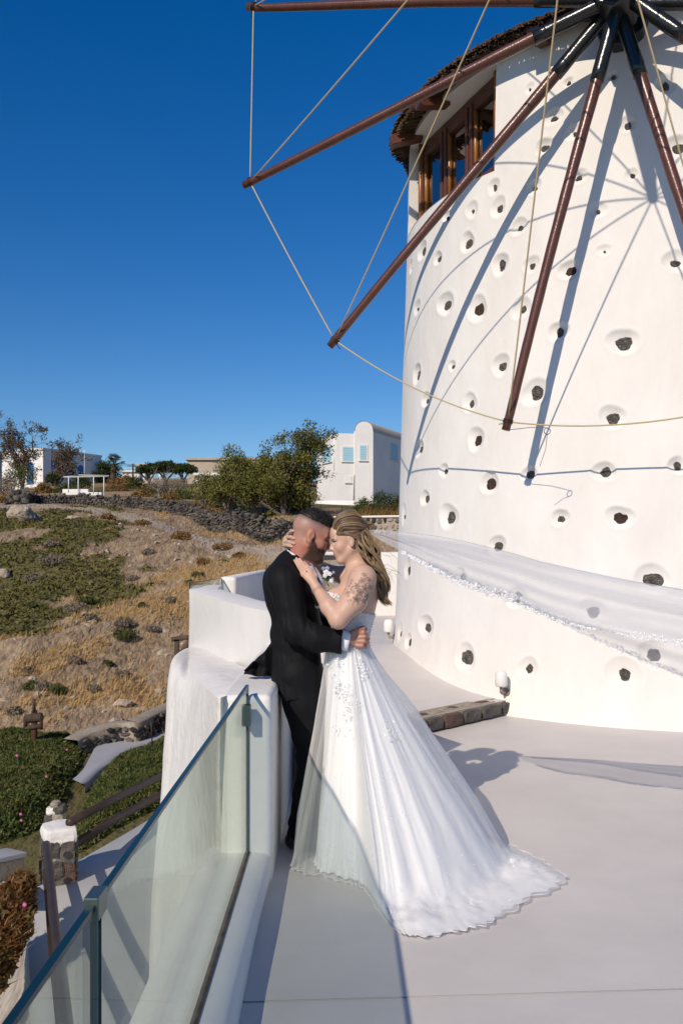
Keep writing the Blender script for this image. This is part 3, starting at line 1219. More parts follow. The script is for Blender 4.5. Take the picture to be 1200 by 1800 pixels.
M['suit'] = mat('black_suit_wool', (.0055, .0055, .0065), .7, .16, var=(.008, .008, .0095), vscale=30, bump=.25, bscale=500, bdist=.001)
M['shirt'] = mat('white_shirt_cotton', (.78, .79, .84), .7, .3)
M['tie'] = mat('blue_satin_tie', (.16, .34, .60), .38, .5, var=(.13, .29, .53), vscale=40)
M['leather'] = mat('black_leather', (.012, .011, .011), .3, .5, bump=.2, bscale=120, bdist=.001)
groom = empty('person', (g(535, 1480)[0], G0, 0))
tag(groom, 'bearded man in a black suit and pale blue tie leaning on the white parapet', 'person')


def grel(V):
    return V - np.array(groom.location)


gh = Head(at(547.5, 941, G0 - .02), 1, math.radians(20), math.radians(4), 1.02)
gs = Sdf()
gh.add(gs, True)
gs.cone(gh.w(-.030, 0, -.045), g(524, 1006, -.01), .060, .072, .03)
gs.cone(gh.w(.012, 0, -.075), g(534, 1010, -.01), .045, .06, .03)
gs.ell(g(517, 1050), (.12, .15, .15), k=.05)
# right hand spread on the bride's waist
HB = 4.485


def hb(u, v, dy=0.0):
    return np.array(at(u, v, HB + dy))


gs.cone(hb(596, 1124, .02), hb(614, 1122.5, .003), .030, .029, .02)
gs.ell(hb(625, 1121, .004), (.034, .018, .045), k=.02)
gs.chain([hb(620, 1113, -.004), hb(631, 1106.5, -.010), hb(638, 1104, .000), hb(643, 1105.5, .018)], [.016, .0135, .0115, .0095], .008)
for (a, b, c, d, r) in (((629, 1112.5), (638, 1112), (644, 1115.5), (645.5, 1117.5), .0112), ((630, 1120), (639.5, 1119.5), (645.5, 1121.5), (647, 1123), .0116),
                        ((629.5, 1127.5), (639, 1127.5), (645, 1129), (646, 1130), .0112), ((627, 1134.5), (636, 1135.3), (641.5, 1136.5), (643, 1137), .0098)):
    gs.chain([hb(*a, -.004), hb(*b, -.012), hb(*c, .012), hb(*d, .040)], [r * 1.12, r * 1.05, r, r * .85], .006)
lo, hi = gs.bounds()
V, Q = surface(gs, .0026, lo, hi)
V = relax(V, Q, 1, .35)
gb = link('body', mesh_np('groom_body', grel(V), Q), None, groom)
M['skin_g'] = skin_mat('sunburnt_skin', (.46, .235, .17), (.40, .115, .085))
L = gh.loc(V)
near = np.linalg.norm(V - gh.O, axis=1) < .22
x_, y_, z_ = L.T
zl = np.interp(x_, [-.02, .012, .03, .05, .075, .085, .12], [-.03, -.008, -.028, -.052, -.052, -.048, -.048])
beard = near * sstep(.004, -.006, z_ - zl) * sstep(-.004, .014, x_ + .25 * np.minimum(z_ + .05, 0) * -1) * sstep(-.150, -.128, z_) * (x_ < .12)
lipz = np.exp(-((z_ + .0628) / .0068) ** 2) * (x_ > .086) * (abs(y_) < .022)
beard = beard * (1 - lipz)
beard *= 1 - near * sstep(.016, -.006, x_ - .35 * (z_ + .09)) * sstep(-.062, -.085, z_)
stub = near * sstep(.005, .06, z_ + .35 * np.minimum(x_ - .02, 0) * -0) * sstep(.074, .058, x_ + .1 * abs(z_ - .06)) * (z_ < .12)
stub = np.maximum(stub, near * sstep(-.065, .0, z_) * (x_ < -.035) * .6)
brow = near * np.exp(-((z_ - .0185) / .005) ** 2) * (x_ > .066) * (abs(y_) > .010) * (abs(y_) < .05)
eye = near * np.exp(-((z_ - .001) / .0055) ** 4) * (x_ > .074) * (abs(abs(y_) - .031) < .0135)
hand = ~near
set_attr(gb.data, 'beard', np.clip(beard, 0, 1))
set_attr(gb.data, 'fade', near * sstep(.048, .084, z_ + .16 * np.minimum(x_ + .02, 0) + .15 * np.maximum(x_ - .03, 0)) * .9)
set_attr(gb.data, 'stubble', np.clip(stub, 0, 1))
set_attr(gb.data, 'brow', np.clip(np.maximum(brow, eye * .8), 0, 1))
fl = near * (.45 * (x_ > .03) + np.exp(-((x_ - .1) / .02) ** 2 - ((z_ + .03) / .02) ** 2) + np.exp(-((abs(y_) - .077) / .012) ** 2 - ((x_ + .0) / .025) ** 2) + sstep(-.04, -.08, z_) * (x_ < .0)) + .5 * hand * (.5 + .5 * wob(V, 40, 2))  # real redness of nose, ears, neck, hand; face front painted with bounce light
set_attr(gb.data, 'red_tint', np.clip(fl, 0, 1))
mix_attr(M['skin_g'], 'stubble', (.30, .205, .185), .62)
mix_attr(M['skin_g'], 'fade', (.05, .035, .03), .8)
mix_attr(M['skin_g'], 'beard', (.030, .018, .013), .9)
mix_attr(M['skin_g'], 'brow', (.02, .012, .01), .85)
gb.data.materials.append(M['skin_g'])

# short dark hair on top
S_ = Sdf()
S_.ell(gh.w(-.012, 0, .052), np.array([.100, .074, .092]) * gh.s, gh.R)
S_.ell(gh.w(.052, 0, .098), np.array([.042, .050, .034]) * gh.s, gh.R, k=.03)


def hair_fn(P, c=None, r=0):
    d = S_(P, c, r)
    l = gh.loc(P)
    cut = (.078 + .16 * np.maximum(-l[..., 0] - .02, 0) - .15 * np.maximum(l[..., 0] - .03, 0)) - l[..., 2]
    d = d + .0010 * wob(P, 120, 2)
    return np.maximum(d, cut * gh.s)


lo, hi = S_.bounds()
V, Q = surface(hair_fn, .0032, lo, hi)
M['hair_g'] = mat('near_black_hair', (.009, .007, .006), .5, .4, var=(.022, .016, .013), vscale=80, bump=.5, bscale=300, bdist=.002)
hg = link('hair', mesh_np('hair', grel(V), Q), M['hair_g'], groom)
hm_ = hg.data
hv = np.array([v.co[:] for v in hm_.vertices])
hn = np.array([v.normal[:] for v in hm_.vertices])
r_h = np.random.default_rng(31)
hb_ = MB()
for i in r_h.choice(len(hv), 2600):
    d = hn[i] * .6 + gh.R @ np.array([.5, 0, .5]) + r_h.normal(0, .25, 3)
    d /= np.linalg.norm(d)
    s_v = np.cross(d, r_h.normal(0, 1, 3))
    s_v /= np.linalg.norm(s_v)
    Lh = r_h.uniform(.006, .014)
    hb_.add([hv[i] - s_v * .0011, hv[i] + s_v * .0011, hv[i] + d * Lh], T=[[0, 1, 2]])
o = hb_.build('short_strands', M['hair_g'], hg, smooth=False)
o['kind'] = 'stuff'

# jacket
js = Sdf()
js.ell(g(514, 1046), (.150, .200, .165), k=.06)
js.ell(g(496, 1016, .0), (.098, .165, .085), k=.07)
js.ell(g(522, 1112), (.146, .180, .16), k=.06)
js.cone(g(520, 1165, -.05), g(521, 1222, -.06), .128, .138, .06)
js.cone(g(522, 1165, .05), g(523, 1222, .06), .128, .138, .06)
js.cone(g(512, 988, 0), g(497, 1012, -.16), .062, .072, .06)
js.cone(g(514, 988, 0), g(500, 1012, .16), .062, .072, .06)
js.cone(g(501, 1024, -.19), g(519, 1106, -.232), .083, .073, .04)
js.cone(g(519, 1106, -.232), g(556, 1122, -.255), .074, .070, .03)
js.cone(g(556, 1122, -.255), g(597, 1128, -.245), .068, .064, .03)
js.cone(g(503, 1024, .19), g(556, 1100, .26), .083, .072, .04)
js.cone(g(556, 1100, .26), g(624, 1118, .17), .068, .055, .03)
js_items_all = list(js.items)
fA, fB = g(519, 1106, -.232), g(600, 1128, -.245)
fx = (fB - fA) / np.linalg.norm(fB - fA)
hemA, hemB = g(474, 1194), g(567, 1214)


def jacket_fn(P, c=None, r=0):
    d = js(P, c, r)
    # cloth creases: rings round the elbow and forearm, pulls across the back and waist
    t = (P - fA) @ fx
    near_arm = np.exp(-((P[..., 1] - (G0 - .24)) / .10) ** 2)
    d = d - near_arm * .0042 * np.exp(-((t - .02) / .11) ** 2) * np.sin(t * 150 + P[..., 2] * 60 + 2 * np.sin(P[..., 0] * 40))
    d = d - .0030 * np.sin((P[..., 2] * .9 + P[..., 0] * .8) * 62 + 2.2 * np.sin(P[..., 1] * 17 + P[..., 2] * 9)) * np.exp(-((P[..., 2] - 1.15) / .14) ** 2)
    d = d - .0030 * wob(P, 13, 2)
    # hem, cuff plane, neck opening and front opening
    hz = np.interp(P[..., 0], [hemA[0], hemA[0] + .09, hemB[0]], [hemA[2], hemB[2] - .028, hemB[2]])
    d = np.maximum(d, hz - P[..., 2])
    cf = (P - g(603, 1128, -.245)) @ fx + .22 * (P[..., 2] - g(603, 1128)[2])
    d = np.maximum(d, np.where(P[..., 1] < G0 - .12, cf, -1))
    n1 = Sdf._d('c', (np.array(gh.w(-.03, 0, -.03)), g(530, 1002, -.005), .080, .084), P)
    d = np.maximum(d, -n1)
    n2 = Sdf._d('c', (g(560, 1000, .0), g(580, 1060, -.02), .060, .012), P)
    d = np.maximum(d, -n2)
    return d


lo, hi = js.bounds()
lo = np.minimum(lo, hi)
V, Q = surface(jacket_fn, .0062, lo, hi)
V = relax(V, Q, 1, .5)
jacket = link('jacket', mesh_np('jacket', grel(V), Q), M['suit'], groom)

# collar band of the jacket and shirt, tie
neck_a, neck_b = gh.w(-.030, 0, -.045), g(527, 1004, -.01)


def band(name, rows, mtl, parent, off, thick=.004):
    """a strip from pairs of (lower, upper) points, given thickness"""
    A = catmull(np.array([r[0] for r in rows]), 40)
    B = catmull(np.array([r[1] for r in rows]), 40)
    G = np.stack([A, (A * .5 + B * .5), B], 1)
    m = MB()
    m.grid(G - off)
    o = m.build(name, mtl, parent)
    s = o.modifiers.new('thickness', 'SOLIDIFY')
    s.thickness = thick
    s.offset = 0
    return o


go = np.array(groom.location)
cl = []
for t in np.linspace(-.62, 1.05, 12):       # round the neck from the far side of the nape to the throat (near side passes at t = .25)
    a = t * pi * 1.0
    # angle measured from the nape through the near side to the throat
    cx, cy = -math.cos(a), -math.sin(a)
    s = (1 - math.cos(a)) / 2
    base_c = g(525.5 + 3 * s, 0)[0] * 0 + 0
    cu, cv = 526 + 4 * s, 969 + 27 * s
    c0 = g(cu, cv, -.012)
    ru = .064
    lowp = c0 + np.array([cx * (ru + .014), cy * (ru + .016), -.030 - .012 * s])
    upp = c0 + np.array([cx * (ru + .002), cy * (ru + .004), .010 - .004 * s])
    cl.append((lowp, upp))
band('shirt_collar', cl, M['shirt'], groom, go, .004)
sh = Sdf()
sh.ell(g(517, 1050, -.01), (.145, .14, .155), k=.05)
sh.cone(g(530, 1000, -.01), g(540, 1030, -.02), .075, .10, .05)
V, Q = surface(sh, .008, *sh.bounds())
link('shirt', mesh_np('shirt', grel(V), Q), M['shirt'], groom)
tp = [((545.5, 990), .013, -.062), ((550, 996), .017, -.070), ((554, 1004), .014, -.075), ((561, 1020), .022, -.085), ((569, 1042), .030, -.090), ((573, 1062), .034, -.09)]
tm_ = MB()
G = np.array([[g(u - w / .0062 * .5, v + w / .0062 * .2, dy + .004) - go, g(u, v, dy - .012) - go, g(u + w / .0062 * .5, v - w / .0062 * .2, dy + .006) - go] for (u, v), w, dy in tp])
tm_.grid(np.array([catmull(G[:, i], 24) for i in range(3)]).transpose(1, 0, 2))
o = tm_.build('tie', M['tie'], groom)
s_ = o.modifiers.new('thickness', 'SOLIDIFY')
s_.thickness = .008
# lapel running from the nape down the near side of the opening
lapl = [((503, 966, 4.715), (510, 969, 4.70)), ((506, 977, 4.665), (518, 973, 4.665)), ((514, 991, 4.622), (531, 984, 4.635)), ((526, 1008, 4.596), (547, 1000, 4.615)), ((540, 1030, 4.585), (560, 1022, 4.612)), ((556, 1066, 4.60), (569, 1058, 4.63))]
rows = [(np.array(at(*p)), np.array(at(*q))) for p, q in lapl]
band('lapel', rows, M['suit'], groom, go, .008)
# cuff
cm = MB()
c0 = np.array(at(606, 1126, G0 - .243))
G = []
for q, rr in ((-.02, .050), (.010, .049), (.024, .047), (.024, .043), (-.02, .042)):
    G.append([c0 + fx * (q + .0 * 0) + rr * np.array([.22 * math.sin(a), .72 * math.cos(a), 1.0 * math.sin(a)]) - go for a in np.linspace(0, 2 * pi, 25)])
cm.grid(np.array(G))
cm.build('shirt_cuff', M['shirt'], groom)
# tail of the jacket blown out by the wind
fl_ = MB()
top = [(482, 1118, .02), (474, 1134, .0), (464, 1146, -.03), (452, 1156, .0), (441, 1169, -.03), (430, 1181, -.01)]
bot = [(486, 1200, .0), (476, 1190, -.02), (464, 1187, -.05), (452, 1187, -.02), (441, 1186, -.06), (429, 1185, -.03)]
G = np.array([[g(*[a + (b - a) * q for a, b in zip(t, bt)]) + np.array([0, .02 * math.sin(q * 7 + i * 1.3), 0]) - go for q in np.linspace(0, 1, 9)] for i, (t, bt) in enumerate(zip(top, bot))])
G = np.array([catmull(G[:, i], 24) for i in range(9)]).transpose(1, 0, 2)
fl_.grid(G)
o = fl_.build('jacket_tail', M['suit'], groom)
s_ = o.modifiers.new('thickness', 'SOLIDIFY')
s_.thickness = .008
# trousers and shoes
ts = Sdf()
for dy, du in ((-.085, 0), (.09, 10)):
    ts.chain([g(523 + du, 1185, dy), g(533 + du, 1235, dy), g(548 + du, 1335, dy * .9)], [.118, .104, .078], .03)
    ts.chain([g(548 + du, 1335, dy * .9), g(538 + du, 1395, dy * .9), g(524 + du, 1466, dy * .9 + .01)], [.078, .072, .062], .03)


def trouser_fn(P, c=None, r=0):
    d = ts(P, c, r)
    d = d - .0035 * np.sin(P[..., 2] * 75 + P[..., 0] * 50 + 2 * np.sin(P[..., 1] * 30)) * np.exp(-((P[..., 2] - .55) / .10) ** 2)
    d = d - .005 * np.sin(P[..., 2] * 85 + 3 * np.sin(P[..., 0] * 35)) * np.exp(-((P[..., 2] - .14) / .07) ** 2) - .003 * wob(P, 11, 2)
    return np.maximum(d, .035 - P[..., 2])


V, Q = surface(trouser_fn, .007, *ts.bounds())
link('trousers', mesh_np('trousers', grel(V), Q), M['suit'], groom)
for dy, du in ((-.075, 0), (.09, 10)):
    hx = g(522 + du, 1470, dy)
    ss = Sdf()
    y = hx[1]
    x0 = hx[0] - .055
    ss.cone((x0 + .03, y, .045), (x0 + .12, y - .01, .05), .042, .048, .03)
    ss.cone((x0 + .12, y - .01, .042), (x0 + .25, y - .03, .030), .046, .028, .03)
    ss.cone((x0 + .06, y, .06), (x0 + .07, y, .11), .045, .05, .03)

    def shoe_fn(P, c=None, r=0, ss=ss):
        return np.maximum(ss(P, c, r), .004 - P[..., 2])
    V, Q = surface(shoe_fn, .006, *ss.bounds())
    link('shoe', mesh_np('shoe', grel(V), Q), M['leather'], groom)

# ------------------------------------------------------------------ bride
B0 = 4.64


def bp(u, v, dy=0.0):
    return np.array(at(u, v, B0 + dy))


bride = empty('person', (bp(610, 1480)[0], B0, 0))
tag(bride, 'woman in a white strapless wedding gown with long wavy hair and flying veil', 'person')
bo = np.array(bride.location)


def brel(V):
    return V - bo


bh = Head(at(612.5, 948.5, B0 - .015), -1, math.radians(13), math.radians(-4), .935)
bs = Sdf()
bh.add(bs, False)
bs.cone(bh.w(-.028, 0, -.05), bp(634, 1008, -.005), .047, .053, .03)
bs.cone(bh.w(.005, 0, -.08), bp(627, 1006, -.005), .035, .048, .03)
tor = Sdf()
tor.ell(bp(631, 1032), (.102, .150, .095), k=.06)
tor.ell(bp(628, 1062), (.100, .135, .12), k=.06)
tor.ell(bp(615, 1110), (.096, .125, .11), k=.06)
tor.ell(bp(610, 1140), (.112, .140, .07), k=.05)
for dy in (-.075, .075):
    tor.ell(bp(593, 1052, dy), (.066, .068, .060), k=.04)
bs.items += tor.items
bs.cone(bp(634, 1008, -.02), bp(638, 1014, -.13), .045, .055, .05)
bs.cone(bp(634, 1008, .02), bp(638, 1014, .13), .045, .055, .05)
# near arm laid on his chest
EL = bp(594.5, 1089, -.245)
WR = bp(557.5, 1036, -.10)
bs.cone(bp(638, 1017, -.150), bp(622, 1055, -.205), .066, .064, .04)
bs.cone(bp(622, 1055, -.205), EL, .063, .046, .03)
bs.cone(EL, bp(578, 1066, -.205), .047, .043, .02)
bs.cone(bp(578, 1066, -.205), WR, .043, .0275, .02)


def on_jacket(u, v, lift):
    return np.array(at(u, v, float(np.interp(v, [980, 990, 1005, 1020, 1036], [4.592, 4.578, 4.560, 4.548, 4.540])) - lift + .004))


WR2 = on_jacket(556, 1033, .030)
bs.cone(WR, WR2, .0275, .026, .015)
K4 = [(532.5, 1010), (537, 1006), (541.5, 1003), (546, 1002.5)]
T4 = [(517.5, 985), (521, 981.5), (526.5, 982.5), (534.5, 988)]
kn = [on_jacket(*k, .017) for k in K4]
for K_, k, t, r in zip(K4, kn, T4, (.0076, .0084, .0086, .0082)):
    mu, mv = (K_[0] + t[0]) / 2, (K_[1] + t[1]) / 2
    bs.chain([k, on_jacket(mu, mv, .018), on_jacket(t[0], t[1], .010)], [r * 1.12, r, r * .8], .004)
    bs.cone(WR2, k, .017, .0115, .014)
bs.chain([on_jacket(553.5, 1025, .018), on_jacket(554.5, 1012, .018), on_jacket(551, 1003, .012)], [.012, .0098, .008], .008)
# far arm round his neck
bs.cone(bp(640, 1016, .145), bp(608, 1012, .25), .058, .050, .04)
bs.cone(bp(608, 1012, .25), bp(572, 1006, .33), .050, .045, .03)
bs.cone(bp(572, 1006, .33), bp(522, 966, .25), .044, .028, .03)
bs.cone(bp(522, 966, .25), bp(505, 955, .185), .030, .026, .02)
bs.ell(bp(504, 952, .165), (.022, .03, .036), k=.02)
for (a, b, t) in (((507, 939), (512, 934), (516, 933)), ((503.5, 945), (511, 944), (517, 946.5)), ((500.5, 952), (509, 952.5), (517.5, 955.5)), ((500, 959), (507, 959), (513, 961))):
    bs.chain([bp(*a, .16), bp(*b, .075), np.array(at(t[0], t[1], depth_on(gs, t[0], t[1], 4.4, 5.0) - .004))], [.0105, .0095, .0080], .006)
lo, hi = bs.bounds()
V, Q = surface(bs, .0026, lo, hi)
V = relax(V, Q, 1, .35)
bb = link('body', mesh_np('bride_body', brel(V), Q), None, bride)
M['skin_b'] = skin_mat('fair_skin', (.60, .385, .29), (.60, .25, .19))
L = bh.loc(V)
near = np.linalg.norm(V - bh.O, axis=1) < .19
x_, y_, z_ = L.T
lips = near * np.exp(-((z_ + .0625) / .0095) ** 4) * (x_ > .083) * (abs(y_) < .022)
brow = near * np.exp(-((z_ - .0195) / .0042) ** 2) * (x_ > .066) * (abs(y_) > .013) * (abs(y_) < .047)
lash = near * np.exp(-((z_ - .0062) / .0042) ** 2) * (x_ > .070) * (abs(abs(y_) - .032) < .0145)
white = near * np.exp(-((z_ - .0005) / .0045) ** 4) * (x_ > .076) * (abs(abs(y_) - .033) < .011)
iris = near * np.exp(-((z_ - .001) / .0045) ** 4) * np.exp(-((abs(y_) - .0285) / .0045) ** 4) * (x_ > .08)
set_attr(bb.data, 'lips', np.clip(lips, 0, 1))
set_attr(bb.data, 'brow', np.clip(np.maximum(np.maximum(brow * .9, lash), iris), 0, 1))
set_attr(bb.data, 'eye_white', np.clip(white, 0, 1))
blush = near * (np.exp(-((x_ - .06) / .03) ** 2 - ((z_ + .035) / .022) ** 2) * .6)
blush = blush + .5 * np.exp(-(np.linalg.norm(V - EL, axis=1) / .04) ** 2) + .35 * (np.linalg.norm(V - np.array(kn[1]), axis=1) < .06)
set_attr(bb.data, 'red_tint', np.clip(blush, 0, 1))
tc_ = bp(634, 1036, -.23)
dT = (V - tc_) * np.array([1 / .085, 1 / .12, 1 / .118])
tat = (np.linalg.norm(dT, axis=1) < 1) * (V[:, 1] < B0 - .17)
set_attr(bb.data, 'tattoo', np.clip(sstep(1.0, .75, np.linalg.norm(dT, axis=1)) * (V[:, 1] < B0 - .14) * sstep(-.075, -.03, V[:, 0] - tc_[0] + .5 * (V[:, 2] - tc_[2])), 0, 1))
mix_attr(M['skin_b'], 'lips', (.50, .12, .12), .9)
mix_attr(M['skin_b'], 'eye_white', (.7, .68, .66), .8)
mix_attr(M['skin_b'], 'brow', (.035, .02, .014), .95)
# floral tattoo in grey ink on the outer side of the upper arm
pu = U0 + F * V[:, 0] / V[:, 1]
pv = V0 - F * (V[:, 2] - H) / V[:, 1]
ink = np.zeros(len(V))
rt_ = np.random.default_rng(8)
for (cu_, cv_, rr_, k_) in ((641, 1011, 4.5, .7), (649, 1019, 5, .7), (636, 1020, 6, .8), (627, 1029, 6.5, .75), (641, 1034, 6.5, .8), (651, 1033, 5, .7), (633, 1042, 7, .85), (645, 1047, 6, .9), (621, 1041, 4, .6), (612, 1047, 3.5, .6), (626, 1053, 8, 1.0), (639, 1056, 6, .8), (616, 1055, 3.2, .6), (648, 1056, 4, .6), (606, 1044, 2.2, .5), (655, 1044, 4, .6)):
    du_, dv_ = pu - cu_, pv - cv_
    th_ = np.arctan2(dv_, du_) + rt_.uniform(0, 6)
    q_ = np.hypot(du_, dv_) / rr_
    lobe = .74 + .26 * np.cos(5 * th_)
    fill = sstep(lobe + .06, lobe - .10, q_) * (.38 + .62 * np.maximum(np.exp(-((q_ - lobe + .10) / .12) ** 2), np.maximum(np.exp(-(q_ / .28) ** 2), .75 * np.exp(-((np.cos(2.5 * th_)) / .22) ** 2) * (q_ > .25))))
    ink = np.maximum(ink, fill * k_)
for _ in range(70):
    cu_, cv_ = 633 + rt_.normal(0, 12), 1036 + rt_.normal(0, 13)
    a_ = rt_.uniform(0, pi)
    du_, dv_ = pu - cu_, pv - cv_
    x1, y1 = du_ * math.cos(a_) + dv_ * math.sin(a_), -du_ * math.sin(a_) + dv_ * math.cos(a_)
    ink = np.maximum(ink, .65 * np.exp(-(x1 / 2.6) ** 2 - (y1 / 1.0) ** 2))
ink *= (V[:, 1] < B0 - .13) * sstep(1.25, .9, np.hypot((pu - 632) / 29, (pv - 1036) / 31)) * sstep(10, 4, (pu - 652) - .2 * (pv - 1030))
set_attr(bb.data, 'ink', np.clip(ink * (1.05 + .3 * wob(V, 160, 2)), 0, 1))
mix_attr(M['skin_b'], 'ink', (.05, .043, .048), 1.0)
bb.data.materials.append(M['skin_b'])

# hair
M['hair_b'] = mat('light_brown_hair', (.12, .068, .034), .42, .5, var=(.24, .15, .078), vscale=40, stretch=(1, 1, 1), sheen=.2)
M['hair_d'] = mat('brown_hair', (.085, .046, .024), .42, .5, var=(.16, .093, .048), vscale=40)
M['hair_l'] = mat('blonde_hair', (.30, .195, .10), .42, .5, var=(.40, .27, .145), vscale=40)
S2 = Sdf()
S2.ell(bh.w(-.024, 0, .052), np.array([.104, .080, .090]) * bh.s, bh.R)
S2.ell(bh.w(-.055, 0, -.015), np.array([.062, .074, .070]) * bh.s, bh.R, k=.04)


def bhair_fn(P, c=None, r=0):
    d = S2(P, c, r)
    l = bh.loc(P)
    line = np.interp(l[..., 0], [-.06, -.02, .0, .02, .045, .075, .1], [-.09, -.045, .018, .040, .052, .082, .1])
    d = d + .0018 * np.sin(l[..., 2] * 300 + l[..., 1] * 160)
    return np.maximum(d, (line - l[..., 2]) * bh.s)


V, Q = surface(bhair_fn, .0035, *S2.bounds())
hair = link('hair', mesh_np('hair', brel(V), Q), M['hair_d'], bride)
rh = np.random.default_rng(11)


def head_push(p, lift):
    """lift a head-local point clear of the skull"""
    P = bh.w(*p)
    for _ in range(12):
        d = float(S2(P[None])[0])
        if d >= lift:
            break
        n = P - bh.w(-.03, 0, .03)
        P = P + n / np.linalg.norm(n) * (lift - d + .0005)
    return P


locks = {'hair_b': MB(), 'hair_d': MB(), 'hair_l': MB()}


def lock(pts, r0, n=26, seg=5, key=None):
    P = catmull(np.array(pts), n)
    t = np.linspace(0, 1, n)
    r = r0 * (.55 + .45 * np.sin(pi * np.clip(t * 1.15, 0, 1))) * np.where(t > .93, (1 - t) / .07 * .7 + .3, 1)
    locks[key or rh.choice(['hair_b', 'hair_b', 'hair_d', 'hair_d', 'hair_l'])].tube([p - bo for p in P], r, seg)


for i in range(420):            # swept back from the hairline to the bun
    y = rh.uniform(-1, 1)
    side = abs(y) > .62
    st = (rh.uniform(.060, .080) - .05 * max(0, abs(y) - .5), y * .068, .090 - .055 * abs(y) ** 2)
    lift = rh.uniform(.000, .008) + (.012 if not side else .003)
    m1 = (.02, y * .080, .140 - .075 * abs(y) ** 2)
    m2 = (-.06, y * .070, .125 - .085 * abs(y) ** 2)
    e = (-.128 + rh.uniform(-.006, .006), y * .022, .045 - .015 * abs(y) + rh.uniform(-.008, .008))
    lock([head_push(st, .001), head_push(m1, lift), head_push(m2, lift), bh.w(*e)], rh.uniform(.0011, .0024), 20)
for i in range(240):            # from the temples back over the ears
    sg = -1 if rh.random() < .25 else 1
    q = rh.random()
    st = (.066 - .045 * q + rh.uniform(-.004, .004), sg * (.062 + .012 * q), .050 - .012 * q + rh.uniform(-.008, .006))
    lift = rh.uniform(.001, .009)
    lock([head_push(st, .0), head_push((.0, sg * .085, .035 - .010 * q), lift), head_push((-.055, sg * .08, .012 - .03 * q), lift), bh.w(-.105 - .02 * rh.random(), sg * .045, -.015 - .05 * q)], rh.uniform(.0011, .0023), 20)
LEFT = catmull(np.array([[628, 938], [626, 955], [632, 971], [645, 987], [658, 1003], [664, 1013], [667, 1040], [671, 1062]], float), 40)
RIGHT = catmull(np.array([[644, 928], [652, 938], [660, 955], [667, 973], [673, 995], [679, 1020], [683, 1047], [683, 1060]], float), 40)
for i in range(950):            # long waves down the back
    q = rh.beta(1.1, 1.1)
    e = rh.uniform(.84, 1.0)
    n = 34
    gq = int(q * 7)
    ph, tw_ = gq * 2.1 + rh.normal(0, .30), 2.5 + .35 * math.sin(gq * 2.3) + rh.normal(0, .05)
    q = (gq + .5) / 7 + (q * 7 - gq - .5) / 7 * .8
    amp = rh.uniform(.014, .019)
    
    dy0 = rh.uniform(-.085, .06)
    pts = []
    t0 = rh.uniform(0, .12)
    for t in np.linspace(t0, e, n):
        f = t * 39
        k = min(int(f), 38)
        uv = (LEFT[k] * (1 - (f - k)) + LEFT[k + 1] * (f - k)) * (1 - q) + (RIGHT[k] * (1 - (f - k)) + RIGHT[k + 1] * (f - k)) * q
        a = ph + t * tw_ * 2 * pi
        am = amp * (.25 + 1.15 * t + 1.3 * max(0, t - .72))
        Y = B0 + dy0 * (1 - .75 * t) - .065 * math.sin(pi * min(1, t * 1.3)) * (1 - q) - .025 * t + .012 * math.cos(gq * 2.9)
        pts.append(np.array(at(uv[0], uv[1], Y)) + np.array([math.cos(a) * am, math.sin(a) * am, math.sin(a * .9 + 1) * am * .5]))
    P = np.array(pts)
    d = bs(P)
    P[:, 1] -= np.maximum(.006 - d, 0) * 1.1 * (P[:, 1] < B0 + .02)
    lock(P, rh.uniform(.0012, .0027), n, 4, rh.choice(['hair_b', 'hair_l', 'hair_d'], p=[.44, .47, .09]))
for i in range(110):             # bun
    c = bh.w(-.135, 0, .042) + rh.normal(0, .004, 3)
    rr = rh.uniform(.010, .026)
    a0 = rh.uniform(0, 6.28)
    nrm = rh.normal(0, .35, 2)
    pts = [c + np.array([math.cos(a) * rr, nrm[0] * rr * math.cos(a + 1) - rh.uniform(.0, .002) - .016 * (1 - rr / .03), math.sin(a) * rr]) for a in np.linspace(a0, a0 + rh.uniform(3.5, 6), 14)]
    lock(pts, rh.uniform(.0012, .0028), 18, 4)
mid = LEFT * .5 + RIGHT * .5
for w_ in (.3, .5, .7):
    mq = LEFT * (1 - w_) + RIGHT * w_
    locks['hair_d'].tube([np.array(at(u, v, B0 - .035 + .05 * (w_ - .3) - .02 * t)) - bo for (u, v), t in zip(mq[4:38], np.linspace(0, 1, 34))], .017 * np.sin(np.linspace(.35, 2.9, 34)) + .003, 8)
for i in range(16):             # flyaway hairs
    a = np.array(at(rh.uniform(655, 675), rh.uniform(950, 1010), B0 - .05))
    lock([a, a + np.array([.03, 0, -.004]) + rh.normal(0, .006, 3), a + np.array([.055, 0, -.02]) + rh.normal(0, .012, 3), a + np.array([.07, 0, -.06]) + rh.normal(0, .015, 3)], .0007, 16, 4)
for k_, mb in locks.items():
    o = mb.build('hair_locks', M[k_], hair)
    o['kind'] = 'stuff'

# bodice
bt = Sdf()
for it in tor.items:
    kind, q, k, op, c, br = it
    bt.ell(q[0], q[1] + .006, k=k)
pa, pb_ = bp(582, 1040), bp(658, 1079)


def bodice_fn(P, c=None, r=0):
    d = bt(P, c, r)
    zt = np.interp(P[..., 0], [pa[0], pa[0] + .03, pa[0] + .10, pb_[0]], [pa[2], pa[2] - .004, pa[2] - .085, pb_[2]])
    zt = zt + .005 * np.sin(P[..., 0] * 210 + P[..., 1] * 170)
    d = np.maximum(d, P[..., 2] - zt)
    d = np.maximum(d, bp(0, 1152)[2] - P[..., 2])
    return d - .0012 * np.sin(P[..., 0] * 120 + 2 * np.sin(P[..., 2] * 60)) * 0


